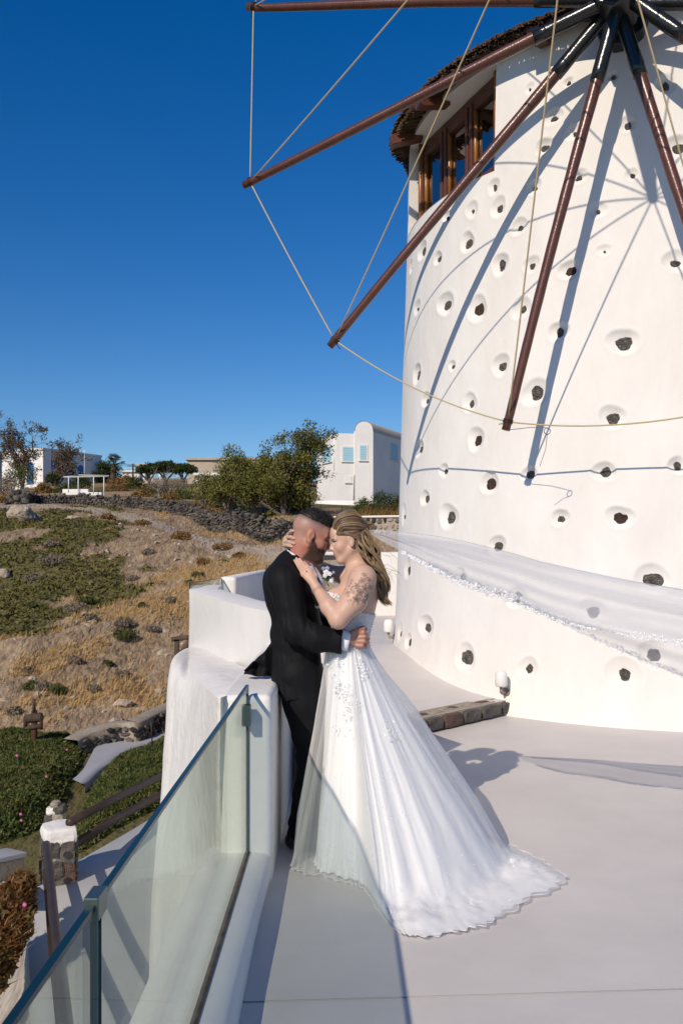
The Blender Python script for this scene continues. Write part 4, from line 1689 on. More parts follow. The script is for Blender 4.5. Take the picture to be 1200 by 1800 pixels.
V, Q = surface(bodice_fn, .005, *bt.bounds())
M['lace'] = mat('white_lace', (.78, .78, .79), .75, .3, var=(.60, .60, .62), vscale=70, bump=.8, bscale=110, bdist=.006)
M['satin'] = mat('white_satin', (.84, .84, .845), .55, .3, bump=.1, bscale=60, bdist=.004, sheen=.2)
M['tulle'] = sheer('white_tulle', (.90, .90, .90), .30, .4)
M['veil'] = sheer('white_veil', (.86, .86, .88), .27, .4)
M['petal'] = mat('white_embroidery', (.82, .82, .83), .5, .4)
bod = link('bodice', mesh_np('bodice', brel(V), Q), M['lace'], bride)
for i in range(11):
    t = i / 10
    u, v = 657.5 - 12 * t, 1083 + 47 * t
    m = MB()
    c = np.array(at(u, v, B0 - .03)) - bo
    m.tube([c + np.array([d, 0, 0]) for d in (-.006, -.003, .003, .006)], [.003, .0055, .0055, .003], 8)
    m.build('button', M['satin'], bod)

# skirt: waist ring swept to a trailing hem
WC = bp(610, 1138)


def skirt(hem, wrx, wry, seed, touch, nfold, lift, waist_v, famp=.016):
    """rings of points from the waist to a closed hem polygon on the floor"""
    Hm = np.array([[p[0], p[1]] for p in hem])
    n = 440
    closed = np.vstack([Hm[-1:], Hm, Hm[:2]])
    # resample the closed hem by smooth interpolation
    m = len(Hm)
    t = np.linspace(0, m, n, endpoint=False)
    i = t.astype(int)
    f_ = (t - i)[:, None]
    p0, p1, p2, p3 = Hm[(i - 1) % m], Hm[i % m], Hm[(i + 1) % m], Hm[(i + 2) % m]
    hp = .5 * (2 * p1 + (p2 - p0) * f_ + (2 * p0 - 5 * p1 + 4 * p2 - p3) * f_ ** 2 + (3 * p1 - p0 - 3 * p2 + p3) * f_ ** 3)
    wc = np.array([WC[0], WC[1]])
    ang = np.unwrap(np.arctan2(hp[:, 1] - wc[1], hp[:, 0] - wc[0]))
    z0 = np.array(bp(0, waist_v))[2]
    r_ = np.random.default_rng(seed)
    s = np.linspace(0, 1, n, endpoint=False)
    fold = np.zeros(n)
    for nf in nfold:
        fold += r_.uniform(.5, 1) * np.cos(2 * pi * nf * s + r_.uniform(0, 6.28) + 1.2 * np.sin(2 * pi * 2 * s + r_.uniform(0, 6)))
    fold /= len(nfold) ** .5
    fold = np.sign(fold) * np.abs(fold) ** .8
    rows = []
    for q in np.linspace(0, 1, 90):
        rim = np.stack([wc[0] + wrx * np.cos(ang), wc[1] + wry * np.sin(ang)], 1)
        d = hp - rim
        R = np.linalg.norm(d, axis=1)
        tch = np.minimum(R, touch)
        # arc length split: falling part, then floor part
        slant = np.hypot(tch, z0)
        tot = slant + (R - tch)
        al = q * tot
        fall = np.clip(al / slant, 0, 1)
        rho = np.where(al < slant, fall ** 1.12 * tch, tch + (al - slant))
        z = np.where(al < slant, z0 * (1 - fall ** 1.0), 0)
        # round the meeting of fall and floor
        z = .5 * (z + np.sqrt(z * z + .0025)) - .025 + lift
        z = np.maximum(z, lift)
        dirn = d / R[:, None]
        amp = famp * np.clip(q / .75, 0, 1) ** .8 * np.clip((1.03 - q) / .25, .25, 1) + .004
        onf = np.clip(1 - z / .10, 0, 1)
        hem_w = np.clip((q - .93) / .07, 0, 1) * (.010 * np.sin(s * 2 * pi * 61 + 2 * np.sin(s * 2 * pi * 7)) + .008 * np.sin(s * 2 * pi * 23 + seed))
        fine = .0035 * np.clip(q * 3, 0, 1) * wob(np.stack([np.cos(ang) * 1.2, np.sin(ang) * 1.2, 0 * ang + z * .35 + seed], -1), 26, 2)
        pos = rim + dirn * (rho + amp * fold * (1 - .55 * onf) + hem_w + fine)[:, None]
        z = z + onf * np.clip((1.0 - q) / .06, .05, 1) * np.clip((R - tch) / .15, 0, 1) * np.maximum(0, .012 + .022 * wob(np.stack([pos[:, 0], pos[:, 1], 0 * z + seed], -1), 10, 3) + .010 * wob(np.stack([pos[:, 0], pos[:, 1], 0 * z + seed + 5], -1), 30, 2))
        rows.append(np.column_stack([pos, z]))
    return np.array(rows)


hem_px_in = [(556, 1528), (600, 1543), (640, 1558), (664, 1592), (690, 1628), (728, 1648), (800, 1640), (860, 1621), (926, 1580), (980, 1553)]
hem_in = [on_level(*p)[:2] for p in hem_px_in] + [(.97, 4.45), (.83, 4.72), (.66, 4.98), (.36, 5.06), (.06, 4.95), (-.06, 4.78), (-.12, 4.60)]
hem_px_out = [(514, 1533), (560, 1546), (610, 1560), (642, 1574), (662, 1606), (690, 1640), (728, 1654), (800, 1646), (862, 1628), (932, 1588), (991, 1554)]
hem_out = [on_level(*p)[:2] for p in hem_px_out] + [(1.0, 4.45), (.86, 4.74), (.72, 5.0), (.40, 5.15), (.06, 5.05), (-.14, 4.85), (-.22, 4.58)]
R1 = skirt(hem_in, .110, .138, 5, .70, (6, 9, 13, 17), .006, 1132)
m = MB()
m.grid(np.concatenate([R1, R1[:, :1]], 1) - bo)
sk = m.build('skirt', M['satin'], bride)
R2 = skirt(hem_out, .118, .146, 8, .74, (4, 7, 11, 16), .012, 1130, .022)
R2[..., 2] += .010
# wind lifts the back of the outer tulle
bk = np.clip((R2[..., 0] - WC[0] - .08) / .25, 0, 1) * np.clip(R2[..., 2] / .3, 0, 1) * np.clip((1.05 - R2[..., 2]) / .2, 0, 1)
R2[..., 0] += .05 * bk
m = MB()
m.grid(np.concatenate([R2, R2[:, :1]], 1) - bo)
tu = m.build('tulle_overskirt', M['tulle'], bride)
hm = MB()
for row, rr in ((R2[-1], .0014),):
    pts = np.vstack([row, row[:1]])
    hm.tube([p - bo + np.array([0, 0, .001 + .004 * math.sin(i * .31) * math.sin(i * .083)]) for i, p in enumerate(pts)], rr, 5, cap=False)
hm.build('hem', M['petal'], tu)

# embroidered petals and beads on the bodice, skirt and hem


def petal(mb, c, n, up_, L, w):
    n = np.array(n) / (np.linalg.norm(n) + 1e-9)
    up_ = np.array(up_) - n * np.dot(up_, n)
    up_ /= np.linalg.norm(up_) + 1e-9
    s = np.cross(n, up_)
    P = [c - up_ * L * .5, c + s * w * .5 + n * .003, c + up_ * L * .5 + n * .002, c - s * w * .5 + n * .003, c + n * .005]
    mb.add(P, T=[[0, 1, 4], [1, 2, 4], [2, 3, 4], [3, 0, 4]])


pe = MB()
rp = np.random.default_rng(21)
Vb = np.array([v.co[:] for v in bod.data.vertices]) + bo
Nb = np.array([v.normal[:] for v in bod.data.vertices])
okv = np.where((Nb[:, 1] < .4) & (abs(Nb[:, 2]) < .8))[0]
for i in rp.choice(okv, 420):
    petal(pe, Vb[i] - bo + Nb[i] * .003, Nb[i], rp.normal(0, 1, 3), rp.uniform(.008, .016), rp.uniform(.006, .009))
o = pe.build('lace_motifs', M['petal'], bod, smooth=False)
o['kind'] = 'stuff'
pe = MB()
dR = np.gradient(R2, axis=0)
dS = np.gradient(R2, axis=1)
NR = np.cross(dS, dR)
NR /= np.linalg.norm(NR, axis=2)[..., None] + 1e-9
cen = R2.mean(axis=1, keepdims=True)
flip = np.sign((NR * (R2 - cen)).sum(-1))[..., None]
NR = NR * np.where(flip == 0, 1, flip)
spots = []
for cu, cv, sp, cnt in ((594, 1205, 6, 16), (603, 1215, 7, 20), (612, 1228, 7, 18), (617, 1240, 6, 16), (592, 1170, 8, 12), (634, 1170, 5, 12), (640, 1185, 4, 8), (684, 1286, 7, 14), (574, 1165, 4, 6), (610, 1252, 5, 8), (600, 1290, 10, 8), (668, 1360, 14, 16), (690, 1440, 16, 10), (640, 1500, 18, 10), (584, 1500, 10, 10), (700, 1590, 30, 14), (600, 1540, 16, 14), (930, 1540, 30, 14), (820, 1560, 40, 10)):
    for _ in range(cnt):
        spots.append((cu + rp.normal(0, sp), cv + rp.normal(0, sp), cv < 1300))
flat = R2.reshape(-1, 3)
fu = U0 + F * flat[:, 0] / flat[:, 1]
fv = V0 - F * (flat[:, 2] - H) / flat[:, 1]
fn_ = NR.reshape(-1, 3)
face = fn_[:, 1] < .25
for u, v, big in spots:
    dd = (fu - u) ** 2 + (fv - v) ** 2 + np.where(face, 0, 1e6)
    i = int(np.argmin(dd))
    if dd[i] > 200:
        continue
    L = rp.uniform(.012, .022) if big else rp.uniform(.004, .010)
    petal(pe, flat[i] - bo + fn_[i] * .001, fn_[i], rp.normal(0, 1, 3), L, L * .6)
o = pe.build('lace_motifs', M['petal'], sk, smooth=False)
o['kind'] = 'stuff'

# veil: a folded sheet streaming from the back of the hair
UPP = np.array([(647, 931, 4.61), (672, 931.5, 4.60), (720, 936, 4.58), (800, 948, 4.58), (900, 972, 4.6), (960, 989, 4.6), (1100, 1019, 4.62), (1200, 1036, 4.64), (1350, 1064, 4.66)], float)
LOWN = np.array([(649, 936, 4.59), (668, 950, 4.55), (700, 967, 4.50), (740, 990, 4.46), (800, 1024, 4.42), (900, 1060, 4.38), (985, 1092, 4.36), (1080, 1112, 4.36), (1200, 1134, 4.36), (1350, 1150, 4.38)], float)
LOWF = np.array([(649, 936, 4.63), (668, 950, 4.66), (700, 967, 4.70), (740, 988, 4.74), (800, 1016, 4.80), (900, 1056, 4.86), (985, 1096, 4.88), (1080, 1140, 4.90), (1200, 1190, 4.92), (1350, 1240, 4.94)], float)
NV = 150
cu, cn, cf2 = catmull(UPP, NV), catmull(LOWN, NV), catmull(LOWF, NV)
ve = MB()
NC = 46
G = np.zeros((NV, NC * 2 - 1, 3))
for i in range(NV):
    t = i / (NV - 1)
    for jx, c in enumerate(np.linspace(-1, 1, NC * 2 - 1)):
        e = cn[i] if c < 0 else cf2[i]
        q = abs(c) ** .9
        u, v, Y = cu[i] * (1 - q) + e * q
        rip = .035 * t ** .6 * math.sin(c * 9 + 5.5 * t + 2 * math.sin(3.1 * t + c)) * (1 - (1 - q) ** 4) + .018 * t * math.sin(c * 23 + 9 * t)
        v2 = v + 7 * t * math.sin(7 * t + 3 * c) * math.sin(pi * q)
        G[i, jx] = np.array(at(u, v2, Y + rip))
ve.grid(G - bo)
vo = ve.build('veil', M['veil'], bride)
lt = MB()
for edge, cnt in ((G[:, 0], 620), (G[:, -1], 460)):
    for _ in range(cnt):
        t = rp.uniform(.24, 1) * (NV - 1)
        i = min(int(t), NV - 2)
        P = edge[i] + (edge[i + 1] - edge[i]) * (t - i)
        wid = np.interp(t / (NV - 1), [.16, .3, .45, .55, .62, .8, 1], [.004, .012, .025, .05, .03, .025, .03])
        P = P + np.array([0, -.004, rp.uniform(-.006, wid)])
        petal(lt, P - bo, np.array([rp.normal(0, .4), -1, rp.normal(0, .4)]), rp.normal(0, 1, 3), rp.uniform(.014, .026), rp.uniform(.006, .011))
o = lt.build('lace_edge', M['petal'], vo, smooth=False)
o['kind'] = 'stuff'
# ring and necklace
m = MB()
rg = on_jacket(539, 1004.5, .022) - bo
m.tube([rg + np.array([math.cos(a) * .0085 * .8, math.sin(a) * .009, math.cos(a) * .0085 * -.6]) for a in np.linspace(0, 2 * pi, 15)], .0014, 5, cap=False)
m.box(rg + np.array([-.001, -.010, .001]), (.006, .005, .006))
m.build('ring', M['steel'], bride)

# boutonniere pinned on his lapel
bt_ = empty('boutonniere', g(575, 1010, -.06))
tag(bt_, "small boutonniere of white and lilac flowers on the man's lapel", 'flower')
b0 = np.array(bt_.location)
M['wpetal'] = mat('white_petal', (.75, .76, .80), .5, .3)
M['lilac'] = mat('lilac_petal', (.33, .36, .58), .5, .3)
M['leafg'] = mat('boutonniere_leaf', (.05, .11, .025), .5, .3)
for (u, v, s, key) in ((573, 1006, 5.5, 'wpetal'), (579.5, 1009, 4, 'wpetal'), (575, 999, 4, 'lilac'), (568, 999, 3, 'lilac'), (571, 1012, 4, 'wpetal'), (582, 1021, 4, 'wpetal'), (586, 1006, 2.5, 'lilac'), (584, 1018, 3, 'lilac')):
    m = MB()
    c = np.array(at(u, v, G0 - .075)) - b0
    s *= .0031
    for a in np.linspace(0, 2 * pi, 6)[:-1] + rp.uniform(0, 1):
        d = np.array([math.cos(a), -.35, math.sin(a)])
        petal(m, c + d * s * .55, np.array([.3 * math.cos(a), -1, .3 * math.sin(a)]), d, s * 1.1, s * .95)
    m.tube([c + np.array([0, -.004, 0]), c + np.array([0, -.009, 0])], [s * .22, s * .12], 6)
    m.build('blossom', M[key], bt_)
m = MB()
for _ in range(22):
    a = rp.uniform(0, 6.28)
    c = np.array(at(574 + rp.normal(0, 6), 1010 + rp.normal(0, 8), G0 - .06)) - b0
    petal(m, c, np.array([rp.normal(0, .5), -1, rp.normal(0, .5)]), rp.normal(0, 1, 3), .03, .009)
o = m.build('leaves', M['leafg'], bt_)
o['kind'] = 'stuff'
m = MB()
m.tube([np.array(at(570, 1012, G0 - .07)) - b0, np.array(at(574, 1024, G0 - .085)) - b0, np.array(at(578, 1031, G0 - .085)) - b0], .003, 6)
m.build('stem', M['leafg'], bt_)
# ------------------------------------------------------------------ land
CP = [(0, 1315, 17), (100, 1302, 17.3), (150, 1299, 17.6), (215, 1276, 18.6), (290, 1243, 19.6), (-300, 1330, 17), (400, 1200, 20.5),
      (0, 1230, 19), (150, 1220, 19.8), (280, 1180, 21.5),
      (0, 1150, 21.5), (160, 1130, 22.5), (320, 1110, 24), (0, 1070, 24.5), (0, 1020, 28), (160, 1000, 29), (300, 1000, 29.5), (400, 1000, 29),
      (0, 930, 36), (100, 920, 38), (200, 930, 36), (300, 960, 33), (0, 895, 43), (100, 891, 45), (200, 905, 42.5), (300, 929, 38), (400, 953, 34), (470, 973, 31),
      (40, 888, 47), (150, 887, 48), (250, 898, 46.5), (330, 919, 43), (400, 938, 40), (460, 948, 38), (530, 958, 36),
      (40, 876, 52), (250, 882, 51), (400, 906, 46), (520, 925, 41), (600, 950, 30), (690, 938, 29.5), (690, 914, 31.5), (600, 912, 33),
      (100, 856, 72), (250, 863, 66), (350, 871, 62), (450, 881, 58), (560, 889, 56), (650, 893, 55), (800, 893, 55), (90, 853, 88), (180, 851, 93), (590, 882, 69), (640, 880, 74),
      (100, 843, 112), (300, 846, 108), (600, 852, 108), (-200, 842, 110), (900, 852, 108), (-300, 1000, 28), (-300, 900, 42), (-400, 1150, 22), (1000, 945, 34)]
CW = [list(at(*p)) for p in CP] + [
    [-1.5, 6, -2.4], [0, 3, -2.0], [3, 8, -1.6], [0, 12, -1.6], [8, 12, -1.2], [3, 20, -.3], [9, 22, .3], [14, 12, -1.0], [14, 0, -1.5], [0, -6, -2.5], [-3, 0, -3.2], [-3.4, 5, -2.6], [-5.5, 5, -3.2],
    [-3, 9, -2.3], [-4.5, 11, -2.3], [-6, 12, -2.45], [-3, 13, -2.3], [-5, 15, -2.32], [-2.5, 16.5, -2.25], [-8, 14, -2.6], [-9, 8, -4], [-14, 4, -6], [-14, 12, -4.2], [-7, 0, -5], [-25, 10, -9], [-35, 25, -8], [-45, 60, 0], [-60, 100, 6], [30, 60, 5], [30, 20, 0], [40, 100, 8], [30, -5, -3], [-20, -8, -10]]
CW = np.array(CW)


def tps_fit(C, lam=.02):
    n = len(C)
    X = C[:, :2] / 20
    r2 = ((X[:, None] - X[None]) ** 2).sum(-1)
    K = .5 * r2 * np.log(r2 + 1e-9) + lam * np.eye(n) * .01
    Pm = np.column_stack([np.ones(n), X])
    A = np.zeros((n + 3, n + 3))
    A[:n, :n] = K
    A[:n, n:] = Pm
    A[n:, :n] = Pm.T
    w = np.linalg.solve(A, np.concatenate([C[:, 2], np.zeros(3)]))
    return X, w


TX, TW = tps_fit(CW)


def ground_z(x, y, detail=True):
    P = np.stack(np.broadcast_arrays(np.asarray(x, float), np.asarray(y, float)), -1)
    sh = P.shape[:-1]
    Pf = P.reshape(-1, 2) / 20
    out = np.empty(len(Pf))
    for i in range(0, len(Pf), 20000):
        q = Pf[i:i + 20000]
        r2 = ((q[:, None] - TX[None]) ** 2).sum(-1)
        out[i:i + 20000] = (.5 * r2 * np.log(r2 + 1e-9)) @ TW[:len(TX)] + TW[len(TX)] + q @ TW[len(TX) + 1:]
    z = out.reshape(sh)
    if detail:
        x, y = P[..., 0], P[..., 1]
        sl = np.clip((y - 17.5) / 3, 0, 1) * np.clip((50 - y) / 6, 0, 1)
        Q3 = np.stack([(x * .62 + y * .78) * .45, (-x * .78 + y * .62) * 1.25, 0 * x], -1)
        z = z + sl * (.20 * wob(Q3, .55, 3) + .12 * wob(Q3 + 9, 2.0, 3) * (1.3 - .5 * np.clip((y - 20) / 20, 0, 1)) + .035 * wob(Q3 + 4, 6.5, 2))
        z = z + .06 * wob(Q3, .25, 2)
    return z


def ground(p):
    return Vector((p[0], p[1], float(ground_z(p[0], p[1]))))


def on_ground(u, v, y0=12, y1=110):
    Y = np.linspace(y0, y1, 1200)
    X = (u - U0) / F * Y
    Z = H - (v - V0) / F * Y
    below = Z < ground_z(X, Y)
    i = int(np.argmax(below)) if below.any() else 300
    return Vector((X[i], Y[i], float(ground_z(X[i], Y[i]))))


gx = np.concatenate([np.linspace(-70, -20, 30)[:-1], np.linspace(-20, 6, 330)[:-1], np.linspace(6, 60, 36)])
gy = np.concatenate([np.linspace(-12, 15, 50)[:-1], np.linspace(15, 52, 420)[:-1], np.linspace(52, 125, 90)])
GXX, GYY = np.meshgrid(gx, gy, indexing='ij')
GZZ = ground_z(GXX, GYY)
far = np.maximum.reduce([0 * GXX, (GYY - 113) / 12, (-GXX - 50) / 20, (GXX - 45) / 15])
GZZ = GZZ - np.clip(far, 0, 1) ** 2 * 6
Gt = np.stack([GXX, GYY, GZZ], -1)
# skirt far outward so the sheet reaches the horizon
tmb = MB()
tmb.grid(Gt)
for edge, dr in ((Gt[0], (-1, 0)), (Gt[-1], (1, 0)), (Gt[:, 0], (0, -1)), (Gt[:, -1], (0, 1))):
    st = [edge]
    for dist_, drop in ((20, 8), (80, 45), (260, 150), (2600, 151)):
        e = edge.copy()
        c = np.array([0, 50, 0])
        v = (edge - c)
        v[:, 2] = 0
        v /= np.linalg.norm(v, axis=1)[:, None]
        e = edge + v * dist_
        e[:, 2] = np.minimum(edge[:, 2] - drop, edge[:, 2])
        st.append(e)
    tmb.grid(np.array(st))
tme = tmb.mesh('ground')
gv = np.zeros(len(tme.vertices) * 3, np.float32)
tme.vertices.foreach_get('co', gv)
gv = gv.reshape(-1, 3).astype(float)


PATHC = np.array([list(at(*p)) for p in [(-60, 897, 42), (0, 893, 44), (60, 888, 45.5), (100, 889, 45), (150, 896, 43.6), (200, 904, 42.3), (250, 915, 40), (300, 929, 37.6), (350, 942, 35.4), (400, 954, 33.4), (440, 964, 32), (480, 974, 30.8), (560, 990, 28)]])
PATHC = catmull(PATHC, 160)


def path_mask(x, y):
    d = np.full(np.shape(x), 99.0)
    m = (y > 25) & (y < 50) & (x > -25)
    if np.any(m):
        q = np.stack([x[m], y[m]], -1)
        d[m] = np.sqrt(((q[:, None] - PATHC[None, :, :2]) ** 2).sum(-1).min(1))
    return sstep(1.15, .45, d)


def zones(x, y):
    """(green mat with painted bed shade, golden grass, path) coverage at ground points"""
    ra_, rb_ = x * .62 + y * .78, -x * .78 + y * .62
    Q3 = np.stack([ra_ * .55, rb_ * 1.35, 0 * x], -1)
    n1, n2 = wob(Q3 + 2, .8, 3), wob(Q3 + 7, .55, 3)
    u = U0 + F * x / np.maximum(y, 1)
    zz = ground_z(x, y, False)
    # ice plant covers the western shoulder of the slope
    west = sstep(-1.0, -4.2, x + 5.6 + (y - 30) * .16) * sstep(21, 25, y + .25 * (x + 9)) * sstep(47, 44, y)
    green = sstep(.12, .34, n1 + west * 1.25 - .66 + .25 * wob(Q3, 2.6, 2))
    green = np.maximum(green, sstep(.5, .8, n2 + sstep(40, 44, y) * .45 - .05) * (y > 30) * .9 * sstep(-4, -7, x))
    green = np.maximum(green, sstep(17.4, 16.6, y) * (x < -1))  # ground round the beds darkened, painting in the shadow of their gaps
    green = np.maximum(green, (y > 49) * sstep(-.2, .4, n2))
    east = sstep(-9, -2, x + (y - 24) * .0)
    gold = sstep(.24, .68, .75 * wob(Q3 + 12, .9, 3) + .55 * east - .02 + .25 * wob(Q3 + 15, 3, 2)) * (1 - green)
    gold = np.maximum(gold, (y > 49) * (1 - green) * .7)
    pth = path_mask(x, y)
    return green * (1 - pth), gold * (1 - pth), pth


gr, go_, pt_ = zones(gv[:, 0], gv[:, 1])
big = (abs(gv[:, 0]) > 90) | (abs(gv[:, 1]) > 140)
for n_, a_ in (('green', gr), ('gold', go_), ('path', pt_)):
    set_attr(tme, n_, np.where(big, 0, a_))
M['soil'] = mat('pale_pumice_soil', (.42, .315, .205), .95, .15, var=(.19, .125, .075), vscale=2.0, stretch=(1.9, .7, 1), bump=1.0, bscale=5, bdist=.12, detail=12)
[n for n in M['soil'].node_tree.nodes if n.type == 'MAPPING'][0].inputs['Rotation'].default_value = (0, 0, math.radians(38))
mix_attr(M['soil'], 'gold', (.44, .29, .13), .6)
mix_attr(M['soil'], 'green', (.085, .085, .022), .8)
mix_attr(M['soil'], 'path', (.40, .33, .26), .8)
gob = link('ground', tme, M['soil'])
tag(gob, kind='structure')
sm_ = MB()
sm_.grid(np.array([[[x, y, -148] for y in (-4500, 0, 4500)] for x in (-4500, 0, 4500)]))
M['sea'] = mat('sea_water', (.01, .05, .10), .15, .5, bump=.4, bscale=.05, bdist=2)
tag(sm_.build('sea', M['sea']), kind='structure')

rs = np.random.default_rng(5)


def scatter(n, x0, x1, y0, y1, dens, near_pow=1.0):
    x = rs.uniform(x0, x1, n)
    y = y0 * (y1 / y0) ** (rs.uniform(0, 1, n) ** near_pow)
    keep = rs.uniform(0, 1, n) < dens(x, y)
    x, y = x[keep], y[keep]
    return np.stack([x, y, ground_z(x, y)], -1)


def blades(P, hgt, wid, lean, jit=.4):
    """thin triangular blades, as vertex and triangle arrays"""
    n = len(P)
    a = rs.uniform(0, 2 * pi, n)
    h = hgt * rs.uniform(.5, 1.25, n)
    w = wid * rs.uniform(.6, 1.3, n)
    d = np.stack([np.cos(a), np.sin(a), 0 * a], -1)
    tip = P + np.stack([rs.normal(0, jit, n) * h + lean[0] * h, rs.normal(0, jit, n) * h + lean[1] * h, h], -1)
    V = np.stack([P - d * w[:, None], P + d * w[:, None], tip], 1).reshape(-1, 3)
    T = np.arange(3 * n).reshape(-1, 3)
    return V, T


def leaf_quads(C, size, n_each, spread, squash=.8, flat=0.0, rng=None):
    """clumps of small tilted leaf faces about the centres C"""
    rng = rng or rs
    C = np.repeat(np.asarray(C, float), n_each, 0)
    n = len(C)
    o = rng.normal(0, 1, (n, 3))
    o /= np.linalg.norm(o, axis=1)[:, None]
    o *= (rng.uniform(0, 1, n) ** .5)[:, None] * np.broadcast_to(np.asarray(spread, float), (1,))[0]
    o[:, 2] *= squash
    c = C + o
    a = rng.normal(0, 1, (n, 3))
    a /= np.linalg.norm(a, axis=1)[:, None]
    b = np.cross(a, rng.normal(0, 1, (n, 3)))
    b /= np.linalg.norm(b, axis=1)[:, None]
    s = size * rng.uniform(.55, 1.35, n)[:, None]
    V = np.stack([c - a * s, c - b * s * .38, c + a * s, c + b * s * .38], 1).reshape(-1, 3)
    return V, np.arange(4 * n).reshape(-1, 4)


M['gold_grass'] = mat('dry_grass', (.52, .345, .15), .9, .1, var=(.34, .215, .09), vscale=3)
M['straw'] = mat('straw_grass', (.46, .36, .20), .9, .1, var=(.34, .25, .13), vscale=3)
M['scrub'] = mat('dead_scrub', (.15, .105, .065), .9, .1, var=(.26, .19, .11), vscale=2)
M['iceplant'] = mat('ice_plant_leaves', (.045, .075, .016), .55, .3, var=(.11, .105, .025), vscale=2.2)
M['iceplant_o'] = mat('olive_ground_cover', (.085, .095, .02), .6, .25, var=(.15, .115, .03), vscale=1.4)
P = scatter(130000, -17, 3, 17.8, 46, lambda x, y: zones(x, y)[1] * .9 * (1 - .6 * np.clip((y - 22) / 20, 0, 1)))
o = link('dry_grass', mesh_np('dry_grass', *blades(P, .17, .012, (.35, .1)), smooth=False), M['gold_grass'])
tag(o, kind='stuff')
P = scatter(24000, -17, 3, 17.8, 46, lambda x, y: .35 * (1 - zones(x, y)[0]) * (1 - zones(x, y)[2]))
o = link('straw_grass', mesh_np('straw_grass', *blades(P, .13, .010, (.3, .1)), smooth=False), M['straw'])
tag(o, kind='stuff')
P = scatter(26000, -22, -3.5, 20, 49, lambda x, y: zones(x, y)[0] * .8)
V, Q = leaf_quads(P, .085, 5, .16, .5)
o = link('ground_cover', mesh_np('ground_cover', V, Q, smooth=False), M['iceplant_o'])
tag(o, kind='stuff')
P = scatter(5200, -17, 3, 17.8, 44, lambda x, y: .8 * (1 - zones(x, y)[2]) * sstep(-.1, .5, wob(np.stack([x, y, 0 * x], -1), 1.7, 3)))
P = np.repeat(P, 9, 0) + rs.normal(0, .075, (len(P) * 9, 3)) * np.array([1, 1, .15])
o = link('dead_scrub', mesh_np('dead_scrub', *blades(P, .10, .010, (.2, .1), .6), smooth=False), M['scrub'])
tag(o, kind='stuff')
# loose stones on the slope
pbl = MB()
ico = bmesh.new()
bmesh.ops.create_icosphere(ico, subdivisions=1, radius=1)
IV = np.array([v.co[:] for v in ico.verts])
IT = np.array([[v.index for v in f.verts] for f in ico.faces])
ico.free()
P = scatter(1700, -16, 2, 17.8, 40, lambda x, y: (1 - zones(x, y)[0]) * .8)
for p in P:
    s = .025 + .10 * rs.random() ** 4
    pbl.add(p + IV * (1 + .25 * rs.normal(0, 1, (12, 1))) * np.array([s, s, s * .7]), T=IT)
M['pumice'] = mat('pale_rock', (.50, .42, .33), .9, .2, var=(.30, .24, .18), vscale=4, bump=.8, bscale=14, bdist=.05)
o = pbl.build('pebbles', M['pumice'], smooth=False)
tag(o, kind='stuff')


def rock(u, v, w, label, seed, squash=.6, mtl=None, group=None):
    p = on_ground(u, v)
    s = w * p.y / F * .5
    bm = bmesh.new()
    bmesh.ops.create_icosphere(bm, subdivisions=4, radius=1)
    P = np.array([q.co[:] for q in bm.verts])
    P = P * (1 + .25 * wob(P + seed, 1.6, 2) + .12 * wob(P + seed, 5, 3))[:, None] * np.array([s, s * .8, s * squash])
    for q, c in zip(bm.verts, P):
        q.co = c
    me = bpy.data.meshes.new('rock')
    bm.to_mesh(me)
    bm.free()
    o = link('rock', me, mtl or M['pumice'])
    o.location = p + Vector((0, 0, s * squash * .2))
    tag(o, label, 'rock', group)
    return o


rock(42, 912, 46, 'large pale rock outcrop at the top of the green slope', 3, .75)
rock(62, 912, 28, 'smaller pale rock leaning against the large outcrop', 8, .6)
rock(218, 1240, 34, 'pale crumbling rock just above the stone edged path', 5, .5)
rock(248, 1252, 22, 'small pale rock above the low wall by the path', 6, .5)
rock(282, 1215, 20, 'pale rock low on the slope beside the white rampart', 7, .5)
rock(6, 1012, 26, 'pale bare rock at the left end of the slope', 9, .8)
rock(128, 912, 26, 'pale slab of rock beside the footpath', 12, .35)


def shrub(u, v, w, kind, label, group=None, hfac=.75, Y=None, dens=1.0):
    p = on_ground(u, v) if Y is None else at(u, v, Y)
    s = w * p.y / F * .5
    t = empty('shrub', p)
    n = int(46 * dens)
    rg = np.random.default_rng(int(u * 7 + v))
    d = rg.normal(0, 1, (n, 3))
    d /= np.linalg.norm(d, axis=1)[:, None]
    d[:, 2] = abs(d[:, 2])
    C = d * np.array([s, s, s * hfac * 1.3]) * rg.uniform(.55, .95, (n, 1))
    px = p.y / F
    V, Q = leaf_quads(C, max(.035, 1.9 * px), 26, s * .34, .9, rng=rg)
    f = link('foliage', mesh_np('foliage', V, Q, smooth=False), M[kind], t)
    f['kind'] = 'stuff'
    st = MB()
    for k in range(7):
        e = C[k] * .9
        st.tube([(0, 0, -.05), e * .5 + np.array([0, 0, .03]), e], [.012, .008, .003], 4)
    st.build('stems', M['twig'], t)
    tag(t, label, 'shrub', group)
    return t


